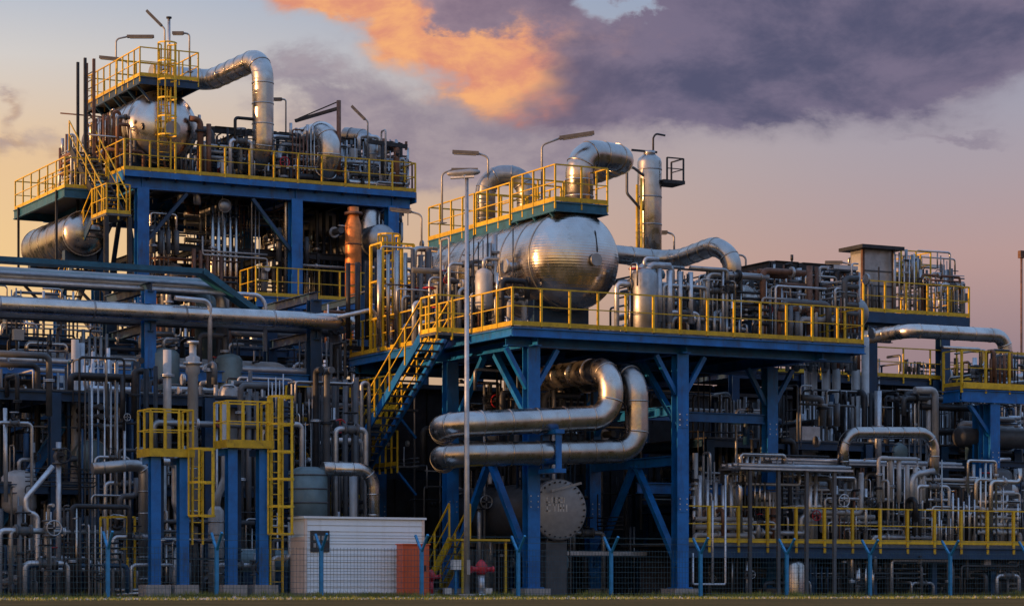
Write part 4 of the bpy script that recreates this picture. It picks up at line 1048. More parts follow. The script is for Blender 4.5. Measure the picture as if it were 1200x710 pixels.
# ================================================================== RIGHT SIDE
def right_side():
    # tower with cabin
    v = 12.0; a, b = at(1012, 350, v), at(1133, 372, v); z = at(1070, 368, v).z
    x0, x1 = a.x, b.x + .1
    o = thing('rear_tower', (x0, v, 0), 'dark blue rear tower with railed deck right of the main platform', 'tower')
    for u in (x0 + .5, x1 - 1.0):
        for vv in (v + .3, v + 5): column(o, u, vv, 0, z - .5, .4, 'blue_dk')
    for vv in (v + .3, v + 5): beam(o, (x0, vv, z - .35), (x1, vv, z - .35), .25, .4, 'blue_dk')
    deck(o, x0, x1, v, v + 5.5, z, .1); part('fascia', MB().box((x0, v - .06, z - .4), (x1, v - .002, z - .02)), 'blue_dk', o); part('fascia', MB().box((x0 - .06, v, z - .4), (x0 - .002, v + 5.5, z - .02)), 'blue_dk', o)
    railing(o, [(x0, v + 5.4, z), (x0, v, z), (x1, v, z), (x1, v + 5.4, z)], 1.15, 1.0, w=.06)
    za = z + 1.55
    deck(o, x0 + 1.2, x1 - .9, v + 1.2, v + 4.5, za, .08)
    for u in (x0 + 1.3, x1 - 1.0): part('post', MB().box((u - .06, v + 1.3, z), (u + .06, v + 1.42, za)), 'dark', o)
    railing(o, [(x0 + 1.2, v + 1.2, za), (x1 - .9, v + 1.2, za), (x1 - .9, v + 4.4, za)], 1.0, .7, 'yellow')
    # cabin
    v2 = 12.8; p, q = at(1012, 340, v2), at(1046, 340, v2); zt = at(1030, 293, v2).z; zb = z
    c = thing('control_cabin', (p.x, v2, zb), 'grey lift shaft cabin with flat overhanging roof on the rear tower', 'cabin')
    part('wall', MB().box((p.x, v2, zb), (q.x, v2 + .85, zt)), 'clad_dull', c)
    part('roof', MB().box((p.x - .3, v2 - .35, zt + .001), (q.x + .3, v2 + 1.2, zt + .13)), 'dark', c)
    for x in (p.x - .02, q.x + .02): part('corner_trim', MB().box((x - .05, v2 - .03, zb), (x + .05, v2 + .06, zt - .002)), 'rust', c)
    for i in range(3): part('wall_rib', MB().box((p.x + .05, v2 - .02, zb + .5 + i * .55), (q.x - .05, v2 - .001, zb + .56 + i * .55)), 'grey', c)
    part('side_panel', MB().box((p.x - .025, v2 + .15, zb + .4), (p.x - .001, v2 + .75, zt - .15)), 'insul', c)
    # frame with slats right of it
    # big pipe to the right
    zz = at(1130, 391, 9).z; s, e = at(1066, 388, 9), at(1178, 392, 9)
    pipe_thing('right_pipe', [(s.x, 14, zz), (s.x, 9, zz), (e.x, 9, zz), (e.x, 9, at(1178, 470, 9).z)], .26, 'clad', 'silver blue pipe with drop elbow below the rear tower at right', br=.5, bands=.8, n=18)
    # far right platform
    v = 3.0; a = at(1127, 452, v); z = a.z; x0, x1 = a.x, a.x + 9
    o = thing('edge_platform', (x0, v, 0), 'blue platform with yellow railing cut off by the right edge of the picture', 'platform')
    deck(o, x0, x1, v, v + 1.0, z, .1); part('edge_beam', MB().hbeam((x0, v, z - .32), (x1, v, z - .32), .16, .42, .03), 'blue', o); part('edge_beam', MB().hbeam((x0, v + .1, z - .33), (x0, v + 1.0, z - .33), .16, .4, .03), 'blue', o)
    part('toe_plate', MB().box((x0, v - .1, z - .08), (x1, v - .085, z + .12)), 'yellow', o)
    u = at(1162, 500, v + .2).x
    for uu in (u, u + 5):
        for vv in (v + .2, v + .8): column(o, uu, vv, 0, z - .55, .4, 'blue')
    brace(o, (u - .1, v + .2, z - 1.6), (u - .95, v + .2, z - .6), .15)
    railing(o, [(x0, v + 1.0, z), (x0, v, z), (x1, v, z)], 1.2, .95, w=.07)
    c = at(1150, 512, 4.2)
    drum('storage_drum', (c.x - .9, 4.2, c.z), (c.x + 5, 4.2, c.z), .36, 'grey', 'dark grey horizontal drum under the right edge platform', 'vessel', saddles=(.1, .9), zdeck=c.z - .8, n=26)
    beam(o, (u - 1.2, 4.2, c.z - .9), (u + 5, 4.2, c.z - .9), .2, .2, 'blue_dk')
    # arch pipes
    P = lambda pts, vv: [at(x, y, vv) for x, y in pts]
    pipe_thing('goalpost_pipe', P([(988, 552), (988, 507), (1094, 507), (1094, 600)], 1.6), .19, 'clad', 'large silver goalpost shaped pipe above the low right platform', br=.55, bands=.6, n=18)
    pipe_thing('goalpost_pipe', P([(1068, 600), (1068, 556), (1094, 552)], 1.2), .11, 'galv', 'small bent pipe under the large silver goalpost pipe', br=.35)
    for i, (x, vv, y1, r) in enumerate(((946, 9.4, 470, .11), (954, 9.2, 474, .11), (968, 9, 512, .15), (980, 8.8, 512, .15), (1003, 8.6, 508, .16), (1014, 8.4, 508, .14))):
        ord_ = ('first', 'second', 'third', 'fourth', 'fifth', 'sixth')[i]
        p = at(x, 405, vv); q = at(x, y1 + 60, vv)
        pipe_thing('riser_pipe', [(p.x, vv, 0), (p.x, vv, p.z + .3)], r, 'insul', ord_ + ' from left of the pale vertical risers right of the main platform', 'pale vertical risers', flanges=[((p.x, vv, q.z + .3), (0, 0, 1))], bands=0)
    pipe_thing('frame_pipe', P([(1029, 560), (1029, 458)], 5), .12, 'galv', 'pale upright pipe on the left below the rear tower', flanges=[(at(1029, 500, 5), (0, 0, 1))])
    pipe_thing('frame_pipe', P([(1072, 457), (1096, 457), (1096, 545)], 5), .12, 'insul', 'pale square bend pipe on the right below the rear tower', br=.2)
    # flat covered trays
    for (xa, xb, y, vv, lb) in ((868, 1000, 547, .2, 'flat grey pipe tray at left above the low right platform'), (905, 1130, 540, 1.9, 'long flat grey pipe tray at mid height above the low right platform')):
        a, b = at(xa, y, vv), at(xb, y, vv)
        o = thing('pipe_tray', (a.x, vv, a.z), lb, 'pipe tray')
        part('tray', MB().box((a.x, vv, a.z - .06), (b.x, vv + 1.3, a.z)), 'galv', o)
        for k in range(4): part('pipe', MB().cyl((a.x, vv + .15 + k * .32, a.z + .07 + .02 * (k % 2)), (b.x, vv + .15 + k * .32, a.z + .07 + .02 * (k % 2)), .05 + .02 * (k % 3), 10), 'galv', o)
        n = 4
        for k in range(n):
            x = a.x + (b.x - a.x) * (k + .4) / n; part('leg', MB().box((x - .05, vv + .08, 0), (x + .05, vv + .18, a.z - .06)), 'grey', o)
    # low platform with yellow railing
    z = 1.63; x0, x1 = 5.5, 21.5; y0, y1 = .75, 4.4
    o = thing('low_platform', (x0, y0, 0), 'long low platform with bright yellow railing behind the fence at right', 'platform')
    deck(o, x0, x1, y0, y1, z, .1); part('edge_beam', MB().hbeam((x0, y0, z - .28), (x1, y0, z - .28), .14, .36, .03), 'blue_dk', o)
    railing(o, [(x0, y0, z), (x1, y0, z)], 1.12, 1.08, drop=.3, w=.085)
    for i in range(8): u = x0 + .4 + i * 2.38; column(o, u, y0 + .5, 0, z - .12, .2, 'blue_dk')
    for i in range(16): u = x0 + i * (x1 - x0) / 16; part('skirt_panel', MB().box((u + .012, y0 + 2.4, .02), (u + (x1 - x0) / 16 - .012, y0 + 2.44, z - .15)), 'dark', o)  # dark sheets set back under the deck stand in for its shade
    # cabinets on it
    p, q = at(1131, 605, 2.4), at(1154, 605, 2.4); zt = at(1140, 566, 2.4).z
    c = thing('switch_cabinet', (p.x, 2.4, z), 'tan switch cabinet with dark window on the low right platform', 'cabinet')
    part('body', MB().box((p.x, 2.4, z), (q.x, 2.9, zt)), 'tan', c); part('window', MB().box((p.x + .17, 2.385, zt - .55), (p.x + .42, 2.399, zt - .2)), 'glass_dk', c); part('roof', MB().box((p.x - .03, 2.36, zt + .001), (q.x + .03, 2.93, zt + .04)), 'grey', c)
    p, q = at(885, 592, 2.0), at(912, 592, 2.0); zt = at(900, 576, 2.0).z
    c = thing('valve_box', (p.x, 2.0, p.z - .1), 'pale grey box with dark slot on legs behind the low right platform', 'box')
    part('body', MB().box((p.x, 2.0, p.z - .05), (q.x, 2.4, zt)), 'insul', c); part('slot', MB().box((p.x + .1, 1.985, p.z + .12), (q.x - .15, 1.999, p.z + .2)), 'black', c)
    for x in (p.x + .05, q.x - .1): part('leg', MB().box((x, 2.1, z), (x + .05, 2.15, p.z - .05)), 'grey', c)
    p = at(1000, 690, -.6)
    # grey blocks
    a, b = at(940, 525, 6.5), at(961, 500, 6.5)
    c = thing('duct_box', (a.x, 6.5, 0), 'square grey duct box right of the third blue column', 'duct')
    part('body', MB().box((a.x, 6.5, a.z - .3), (b.x, 7.3, b.z)), 'galv', c); part('leg', MB().box((a.x + .2, 6.8, 0), (b.x - .2, 7.1, a.z - .3)), 'dark', c)
    # thin rectangular pipe loop in front of the low platform
    a, b = at(812, 686, .1), at(850, 556, .1)
    pipe_thing('loop_conduit', [V3((b.x, .1, b.z)), V3((b.x, .1, .35)), V3((a.x, .1, .35)), V3((a.x, .1, 1.3))], .035, 'galv', 'thin pale rectangular conduit right of the second blue column', br=.06, n=8)
    q = at(835, 620, .1); pipe_thing('loop_conduit', [V3((q.x, .1, .35)), V3((q.x, .1, 2.9))], .035, 'galv', 'thin pale upright conduit right of the second blue column', n=8)
    # drum ends on the main deck
    c = at(872, 355, 1.6); drum('deck_vessel', (c.x, 1.6, c.z), (c.x, 5.5, c.z), .55, 'clad', 'medium drum end on the deck right of the outlet pipe elbow', 'vessel', saddles=(.1, .85), zdeck=DZ, n=32, bands=4, bandm='clad_dull')
    c = at(815, 362, 3.0); drum('deck_vessel', (c.x, 3.0, c.z), (c.x, 6.5, c.z), .40, 'clad_dull', 'small dull drum end on the deck below the outlet pipe', 'vessel', saddles=(.1, .85), zdeck=DZ, n=28)
    c = at(762, 345, 2.2)
    o = thing('control_valve', (c.x, 2.2, DZ), 'blue flanged control valve on the deck just right of the big drum', 'valve')
    part('body', MB().lathe((c.x, 2.2, c.z - .55), (0, 0, 1), [(0, .2), (.2, .2), (.25, .12), (.5, .28), (.8, .30), (.95, .12)], 18), 'blue', o)
    part('actuator', MB().lathe((c.x, 2.2, c.z + .4), (0, 0, 1), [(0, .1), (.1, .45), (.2, .47), (.22, .47), (.34, .42), (.4, .1)], 22), 'teal_tank', o)
    part('flange', MB().cyl((c.x, 2.2, c.z + .15), (c.x, 2.2, c.z + .22), .55, 22), 'galv', o); part('pipe', MB().pipe([(c.x, 2.2, DZ), (c.x, 2.2, c.z - .5)], .14, None, 12), 'galv', o)
    lamp_px(1000, 310, 345, 12.2, -.75, 'lamp pointing left beside the cabin of the rear tower', up=.08, head=.6)
    lamp_px(874, 300, 345, 9, -.5, 'small bent lamp right of the outlet pipe elbow', up=.05, head=.35)
    lamp_px(790, 275, 300, 9.4, -.4, 'small bent lamp post at the foot of the upright stack', up=.08, head=.3)
right_side()

# ================================================================== DENSE PIPEWORK
ADJ = {'clad': 'silver clad', 'clad_dull': 'dull metal clad', 'galv': 'galvanised', 'grey': 'grey painted', 'dark': 'dark steel', 'rust': 'rust brown', 'insul': 'pale insulated', 'blue_dk': 'dark blue', 'yellow': 'yellow'}
MATS = [('galv', 4), ('grey', 4), ('clad', 3), ('clad_dull', 4), ('insul', 2.5), ('dark', 3), ('rust', 1.5)]
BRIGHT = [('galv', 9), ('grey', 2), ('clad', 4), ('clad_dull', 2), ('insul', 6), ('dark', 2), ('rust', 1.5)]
SHADE_MIX = [('galv', 2.2), ('grey', 4), ('clad', .9), ('clad_dull', 2.0), ('insul', .6), ('dark', 8), ('rust', .7), ('blue_dk', 2.5)]  # darker mix for the deep zones, their shade put into the pipe colours
CLUTTER = []
VIS = {11: {5, 18, 19, 20, 48, 59, 60, 65, 71, 72, 73, 76, 77, 78, 90, 95, 96, 103, 104, 105, 106, 107, 108, 122, 134, 147, 148, 149, 156, 157, 158, 159, 160, 162, 168, 169, 172, 173, 186, 193, 209, 214, 215, 226, 227, 228, 229, 230, 242, 243, 246, 248, 250, 252, 253, 254, 256, 257, 262, 263, 268, 269, 273, 274, 276, 277, 278, 279, 282, 284, 285, 287, 288, 289, 290}, 12: {7, 14, 16, 20, 67, 84, 85, 88, 91, 101, 102, 103, 125, 126, 127, 136, 140, 145, 163, 263, 265, 267, 269, 277, 278, 281, 283, 284, 287, 288, 295, 296, 300}, 13: {2, 17, 18, 19, 20, 36, 38, 50, 51, 52, 60, 61, 62, 64, 71, 74, 78, 90, 112, 116, 117, 134, 136, 137, 146, 147, 152, 155, 156, 158}, 14: {0, 2, 4, 5, 12, 13, 14, 15, 16, 34, 35, 38, 44, 47, 48, 49, 51, 55, 56, 57, 62, 66, 69, 70, 73, 74, 81, 87, 93, 95, 96, 97, 98, 108, 112, 113, 117, 118, 121, 123, 125, 126, 127, 129, 130, 131, 132, 133, 134, 135, 138, 140, 142}, 15: {34, 47, 57, 58, 71, 79, 80, 90, 91, 96, 104, 105, 106, 107, 109}, 16: {6, 16, 21, 22, 23, 24, 48, 62, 63, 64, 65, 71, 76, 94, 98, 99, 102, 136, 137, 139, 140, 141, 142, 143, 172, 173, 174, 202, 209, 212, 229, 261, 284, 286, 287, 323, 342, 349, 379, 389, 398, 399, 400, 401, 425, 426, 435, 436, 441, 449, 486, 494, 508, 509, 512}, 17: {106, 132, 133, 158, 166, 190, 230, 253, 257, 294, 312, 316, 323, 329, 360, 416, 429, 430, 431, 437, 447, 455, 457, 461, 466}, 18: {7, 9, 10, 11, 12, 37, 51, 52, 53, 55, 56, 61, 62, 67, 70, 73, 79, 83, 85, 86, 87, 88, 89, 92, 100, 101, 103, 109, 113, 122, 127, 128, 136, 138, 139, 147, 148, 152, 153, 156, 157, 160, 161, 165, 170, 171, 174, 176, 177, 180, 181, 182, 183, 184}, 19: {0, 7, 9, 14, 20, 29, 30, 32, 40, 46, 57, 67, 72, 81, 85, 87, 93, 97, 103, 104, 112, 115, 116, 117}, 20: {33, 50, 54, 65, 73, 207, 208, 209, 210, 211, 246, 249, 282, 284, 301, 308, 310, 322, 339, 340, 360, 361, 362, 363, 364, 394, 428, 429, 434, 436, 437, 442, 450, 452, 453, 456, 457, 460, 462, 465, 468}, 21: {8, 9, 10, 12, 77, 78, 128, 175, 176, 177, 208, 211, 212, 287, 288, 289, 290, 292, 314, 328, 329, 336, 348, 363, 380, 406, 411, 412, 413, 414, 415, 416, 417, 420, 449, 452}, 22: {3, 9, 16, 17, 18, 19, 20, 21, 28, 30, 36, 50, 51, 52, 53, 54, 62, 63, 64, 65, 66, 71, 83, 88, 93, 106, 108, 109, 112, 113, 114, 115, 118, 119, 120, 122, 124, 125, 128, 129, 132, 136, 137, 138, 139, 140, 141, 142, 143}, 23: {35, 39, 41, 42, 70, 71, 72, 74, 77, 78, 83, 84, 97, 114, 120, 121, 130, 155, 165, 172, 192, 198, 204, 205, 206, 208, 212, 235, 237, 252, 255, 262, 267, 270, 272, 273, 286, 287, 288, 290, 315, 318, 329, 334, 343, 358, 359, 360, 375, 398, 403, 409, 411, 422, 426, 428, 430, 431, 432, 434, 441, 447, 449, 453, 460, 461, 462, 473, 485, 494, 498, 515, 516, 517, 518, 519, 523, 529, 530, 536, 542, 548, 549, 553, 554, 555, 560, 561, 564, 578, 580, 581, 582, 583, 590, 592, 596, 597, 598, 599, 602, 610, 612, 613, 614, 616, 617}, 24: {12, 17, 18, 19, 94, 134, 161, 174, 227, 236, 237, 247, 258, 266, 273, 274, 275, 314, 327, 328, 344, 356, 362, 392, 411, 436, 520, 530, 538, 539, 540, 541, 542, 546}, 25: {224, 307}, 26: {5, 47, 48, 59, 60, 63, 79, 81, 82, 93, 113, 115, 117, 119, 120, 121, 122, 123, 125, 126, 127}, 27: {9, 49, 92, 105, 106, 107, 121, 122, 123, 125, 131, 133, 135, 137, 139, 141, 150}, 28: {160}, 29: {0, 4, 12, 36, 40, 48, 50, 52, 54, 55}, 31: {17, 26, 52, 65, 68, 80, 82, 90, 98, 104, 111, 133, 160, 161, 170, 174, 176, 190, 191, 193, 196}, 32: {58, 59, 60, 71, 72, 75, 117, 152, 160, 161, 166, 172, 175, 176}, 33: {2, 18, 20, 47, 55, 58, 65, 75, 76, 77, 80, 81, 83, 86}, 34: {7, 14, 17, 21, 22, 23, 25, 29, 37, 38, 39, 47, 52, 53, 56, 57, 58, 59, 60, 63, 64, 66, 71, 72, 73, 87, 90, 91, 94, 100, 102, 104, 108, 110, 111, 112, 114, 116, 118, 119, 120, 121, 122}}   # pieces that show largest, by zone; the small rest is one mass

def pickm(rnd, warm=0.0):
    L = [(m, w * (1 + warm * 3 if m == 'rust' and warm < 2 else 1)) for m, w in (SHADE_MIX if warm < 0 else BRIGHT if warm == 2 else MATS)]
    t = rnd.uniform(0, sum(w for _, w in L))
    for m, w in L:
        t -= w
        if t <= 0: return m
    return 'galv'
def size_word(r): return 'thin' if r < .07 else ('medium' if r < .15 else 'thick')

def clutter(zone, xr, zr, vr, nv=20, nh=15, nval=8, nves=2, ntray=2, seed=1, rmax=.2, levels=None, warm=0.0, lend=2.5, nbox=2, ur=None):
    """dense pipework: uprights with elbows, horizontal runs, valves, small vessels, trays, boxes"""
    rnd = random.Random(seed)
    z0, z1 = zr; levels = levels or [z0 + (z1 - z0) * t for t in (.15, .3, .45, .6, .75, .9)]
    npl = max(2, int((vr[1] - vr[0]) / 1.1)); planes = [vr[0] + (vr[1] - vr[0]) * k / (npl - 1) for k in range(npl)]
    def rp():
        v = rnd.choice(planes) + rnd.gauss(0, .06)
        if ur: return rnd.uniform(*ur), v
        return at(rnd.uniform(*xr), 600, v).x, v
    def radius(): return min(rmax, rnd.choice((0.02, .024, .028, .032, .036, .04, .05, .065, .09, .12, .15)))
    cnt = [0]
    def reg(fn, kind, key):
        """build the piece only when the view shows something of it"""
        i = cnt[0]; cnt[0] += 1
        if VIS is not None and i not in VIS.get(seed, ()):
            if kind.endswith('pipe'): REST[0] = REST[1]; fn(); REST[0] = None
            return
        o = fn()
        if VIS is None: o['_k'] = '%d_%d' % (seed, i)
        CLUTTER.append((o, kind, key, zone))
    for i in range(nv):
        x, v = rp(); r = radius(); m = pickm(rnd, warm)
        if i % 4 == 0 and i < nv // 2: # close parallel pair partner positions share an x neighbourhood
            x += rnd.uniform(-.2, .2)
        b = z0 if rnd.random() < .65 else rnd.choice(levels); t = rnd.choice(levels) + rnd.uniform(-.2, .5)
        if rnd.random() < .3: t = z1
        if t - b < .8: t = b + .8 + rnd.random() * 1.5
        t = min(t, z1)
        if t - b < .5: continue
        pts = [V3((x, v, b)), V3((x, v, t))]
        if rnd.random() < .55:
            d = rnd.choice((V3((1, 0, 0)), V3((-1, 0, 0)), V3((0, 1, 0)), V3((0, -1, 0)), V3((1, 0, 0)))); l = rnd.uniform(.4, 1.8) if d.y > -.5 else .4; l = min(l, max(.25, (ur[1] if ur else at(xr[1], 600, v).x) - x)) if d.x > 0 else l; pts.append(pts[-1] + d * l)
            if rnd.random() < .4: pts.append(pts[-1] + V3((0, 0, -rnd.uniform(.5, min(2.5, max(.6, t - b))))))
        fl = [(V3((x, v, b + (t - b) * f)), (0, 0, 1)) for f in ([rnd.uniform(.15, .85)] + ([rnd.uniform(.2, .9)] if rnd.random() < .5 else []))] if r > .045 else []
        reg(lambda: pipe_thing('vertical_pipe', pts, r, m, None, flanges=fl, br=max(.1, r * 1.8), n=10 if r < .1 else 14, seg=4, bands=.7 if (r > .1 and m.startswith('clad')) else 0), 'vertical pipe', ('upright', m, size_word(r)))
        if rnd.random() < .5:
            gap = r * 2 + rnd.uniform(.05, .16); um = ur[1] if ur else at(xr[1], 600, v).x
            for k in range(rnd.randint(1, 4)):
                x2 = x + (k + 1) * gap * (-1 if x + 5 * gap > um else 1)
                t2, r2 = t - rnd.uniform(0, .3), r * rnd.uniform(.7, 1)
                reg(lambda: pipe_thing('vertical_pipe', [(x2, v, b), (x2, v, t2)], r2, m, None, n=10), 'vertical pipe', ('upright', m, size_word(r2)))
    for i in range(nh):
        x, v = rp(); r = radius(); m = pickm(rnd, warm); z = rnd.choice(levels) + rnd.uniform(-.25, .35)
        along_v = rnd.random() < .28; L = rnd.uniform(1.2, lend * (1.6 if not along_v else 1))
        d = V3((0, 1, 0)) if along_v else V3((1, 0, 0))
        um = ur[1] if ur else at(xr[1], 600, v).x; p = V3((min(x, um - .5), v, z)); q = p + d * L; q.x = min(q.x, um)
        pts = [p, q]
        if z1 - z0 < 3.4: pts = [V3((p.x, p.y, z0))] + pts
        elif rnd.random() < .6: pts = [p + V3((0, 0, rnd.choice((-1, -1, 1)) * rnd.uniform(.3, 1.3)))] + pts
        if rnd.random() < .6: pts = pts + [q + V3((0, 0, rnd.choice((-1, -1, 1)) * rnd.uniform(.3, 1.3)))]
        for k in pts: k.z = max(z0 + .05, min(z1 - .05, k.z))
        pts = [k for j, k in enumerate(pts) if j == 0 or (k - pts[j - 1]).length > .15]
        if len(pts) < 2: continue
        fl = [(p + d * L * rnd.uniform(.2, .8), d)] if r > .045 else []
        reg(lambda: pipe_thing('pipe_run', pts, r, m, None, flanges=fl, br=max(.1, r * 1.8), n=10 if r < .1 else 14, seg=4, bands=.7 if (r > .1 and m.startswith('clad')) else 0), 'horizontal pipe', ('run', m, size_word(r)))
        if rnd.random() < .45:
            stack = rnd.random() < .5
            for k in range(rnd.randint(1, 4)):
                off = V3((0, 0, (k + 1) * (r * 2 + .08) * (-1 if z + 5 * (r * 2 + .08) > z1 - .2 else 1))) if stack else V3((0, (k + 1) * (r * 2 + .08), 0))
                r2 = r * rnd.uniform(.7, 1)
                reg(lambda: pipe_thing('pipe_run', [p + off, q + off], r2, m, None, n=10), 'horizontal pipe', ('run', m, size_word(r2)))
    for i in range(nval):
        x, v = rp(); x = min(x, ur[1] - .2 if ur else at(xr[1] - 14, 600, v).x); z = rnd.choice(levels) + rnd.uniform(-.3, .2); z = max(z0 + .4, min(z1 - .6, z)); r = rnd.choice((.05, .06, .08, .1))
        wm = rnd.choice(('red', 'dark', 'dark', 'galv', 'dark'))
        ax = rnd.choice(((1, 0, 0), (0, 0, 1)))
        reg(lambda: valve((x, v, z), ax, r, None, None, (0, 0, 1) if ax[0] else (0, -1, 0), wm), 'valve', ({'red': 'red', 'dark': 'dark', 'yellow': 'yellow', 'galv': 'pale'}[wm], '', ''))
        # spool that carries the valve, standing on the floor below it
        L = rnd.uniform(.35, .7)
        P = [V3((x - L, v, z0)), V3((x - L, v, z)), V3((x + L, v, z)), V3((x + L, v, z0))] if ax[0] else [V3((x, v, z0)), V3((x, v, z + L))]
        reg(lambda: pipe_thing('pipe_run' if ax[0] else 'vertical_pipe', P, r * .8, 'galv', None, n=10, br=.15), 'horizontal pipe' if ax[0] else 'vertical pipe', ('run' if ax[0] else 'upright', 'galv', size_word(r * .8)))
    for i in range(nves):
        x, v = rp(); r = rnd.uniform(.25, .5); m = rnd.choice(('clad_dull', 'insul', 'grey', 'teal_tank', 'clad'))
        hz = rnd.random() < .5; L = rnd.uniform(1.5, 3); h = rnd.uniform(1.2, 2.6); zl, zu = rnd.choice(levels), rnd.choice(levels[:3])
        def mk():
            if hz:
                z = min(z1 - r - .2, max(z0 + r + .4, zl))
                return drum('small_drum', (x, v, z), (x, v + L, z), r, m, None, None, saddles=(.2, .8), zdeck=z - r - .35, n=22, bands=3, bandm='clad_dull')
            z = min(zu, z1 - h - .4); o = thing('upright_vessel', (x, v, z))
            part('shell', MB().lathe((x, v, z + .3), (0, 0, 1), [(0, r * .3), (.08, r * .8), (.2, r), (h - .2, r), (h - .08, r * .8), (h, r * .3)], 20), m, o)
            for k in range(3): a = k * 2.094; part('leg', MB().box((x + math.cos(a) * r * .7 - .03, v + math.sin(a) * r * .7 - .03, z), (x + math.cos(a) * r * .7 + .03, v + math.sin(a) * r * .7 + .03, z + .45)), 'dark', o)
            part('nozzle', MB().pipe([(x, v, z + .3 + h), (x, v, z + .6 + h), (x + .5, v, z + .6 + h)], .06, .12, 8), 'galv', o)
            return o
        reg(mk, 'vessel', (ADJ.get(m, 'teal grey'), '', ''))
    for i in range(ntray):
        x, v = rp(); z = rnd.choice(levels) + .2; L = min(rnd.uniform(2, 4), max(.6, (ur[1] if ur else at(xr[1], 600, v).x) - x)); m = rnd.choice(('galv', 'dark', 'blue_dk'))
        def mk():
            o = thing('cable_tray', (x, v, z)); part('tray', MB().box((x, v, z), (x + L, v + .35, z + .02)).box((x, v - .02, z), (x + L, v, z + .12)).box((x, v + .35, z), (x + L, v + .37, z + .12)), m, o)
            for y, r in ((.1, .035), (.22, .03)): part('cable', MB().cyl((x, v + y, z + .06), (x + L, v + y, z + .06), r, 6), 'dark', o)
            return o
        reg(mk, 'cable tray', (ADJ[m], '', ''))
    for i in range(nbox):
        x, v = rp(); z = rnd.choice(levels); m = rnd.choice(('grey', 'insul', 'galv', 'printw'))
        w, h = rnd.uniform(.2, .45), rnd.uniform(.25, .55)
        def mk():
            o = thing('instrument_box', (x, v, z)); part('body', MB().box((x, v, z), (x + w, v + .2, z + h)), m, o); part('door', MB().box((x + .03, v - .015, z + .03), (x + w - .03, v - .001, z + h - .03)), m, o)
            part('bracket', MB().box((x + w / 2 - .03, v + .201, z - .3), (x + w / 2 + .03, v + .26, z + h + .2)), 'dark', o)
            return o
        reg(mk, 'instrument box', ('pale' if m != 'grey' else 'grey', '', ''))

def frame_rack(label, xr, v0, v1, levels, m='blue_dk', nb=3, decks=(), zbase=0.0, w=.3, rail=()):
    a, b = at(xr[0], 600, v0).x, at(xr[1], 600, v0).x
    o = thing('steel_frame', (a, v0, zbase), label, 'steel frame')
    for i in range(nb + 1):
        u = a + (b - a) * i / nb
        for v in (v0, v1): column(o, u, v, zbase, levels[-1] + .1, w, m)
        for z in levels: beam(o, (u, v0 + w * .6, z), (u, v1 - w * .6, z), .16, .24, m)
        if i < nb:
            u2 = a + (b - a) * (i + 1) / nb
            for z in levels:
                for v in (v0, v1): beam(o, (u + w * .6, v, z - .01), (u2 - w * .6, v, z - .01), .16, .26, m)
    for z in decks: deck(o, a, b, v0, v1, z + .19, .05)
    for z in rail: railing(o, [(a, v0 - .1, z + .15), (b, v0 - .1, z + .15)], 1.1, 1.2)
    return o

def shade_shed(x0, x1, v, z, label, dep=8):  # added sheds: dark backing standing in for shade, one blocking the sun
    o = thing('process_shed', (x0, v, 0), label, 'shed')
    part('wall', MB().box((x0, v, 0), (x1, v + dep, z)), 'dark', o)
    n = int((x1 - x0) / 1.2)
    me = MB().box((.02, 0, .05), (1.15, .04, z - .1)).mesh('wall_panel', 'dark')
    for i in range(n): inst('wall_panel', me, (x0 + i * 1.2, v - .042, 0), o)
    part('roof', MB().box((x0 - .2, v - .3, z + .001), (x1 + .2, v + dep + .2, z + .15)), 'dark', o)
shade_shed(-78, -44, -1.5, 9.0, 'dark panelled shed beyond the left edge of the picture', 22)  # unseen, added to keep the low sun off the lower pipework
shade_shed(-32, 9.5, 40, 8.2, 'long dark shed wall added for shade far behind the left pipework')
shade_shed(-7, 13, 12.6, 7.0, 'dark panelled shed wall added for shade behind the main platform')  # added to close the gaps under the deck with darkness
shade_shed(14, 48, 22, 8.0, 'long dark shed wall added for shade far behind the right pipework')

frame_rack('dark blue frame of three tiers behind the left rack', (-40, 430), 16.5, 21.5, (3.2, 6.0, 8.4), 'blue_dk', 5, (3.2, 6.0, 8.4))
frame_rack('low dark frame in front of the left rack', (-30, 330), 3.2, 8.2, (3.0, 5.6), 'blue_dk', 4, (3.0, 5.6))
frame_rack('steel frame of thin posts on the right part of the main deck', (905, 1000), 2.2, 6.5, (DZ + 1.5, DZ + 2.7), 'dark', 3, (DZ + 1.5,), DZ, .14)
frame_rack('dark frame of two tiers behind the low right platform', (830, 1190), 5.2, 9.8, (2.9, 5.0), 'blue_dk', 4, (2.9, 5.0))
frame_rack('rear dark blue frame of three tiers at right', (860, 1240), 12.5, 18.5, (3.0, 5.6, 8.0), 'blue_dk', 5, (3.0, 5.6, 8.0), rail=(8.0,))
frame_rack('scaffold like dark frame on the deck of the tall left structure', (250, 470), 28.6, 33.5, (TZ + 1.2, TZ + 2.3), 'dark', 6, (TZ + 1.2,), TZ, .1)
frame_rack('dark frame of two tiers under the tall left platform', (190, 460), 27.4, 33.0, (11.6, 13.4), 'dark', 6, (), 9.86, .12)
frame_rack('frame behind the left end of the big drum', (425, 560), 15, 19.5, (4.5, 8.2, 10.3), 'blue_dk', 2, (8.2,))

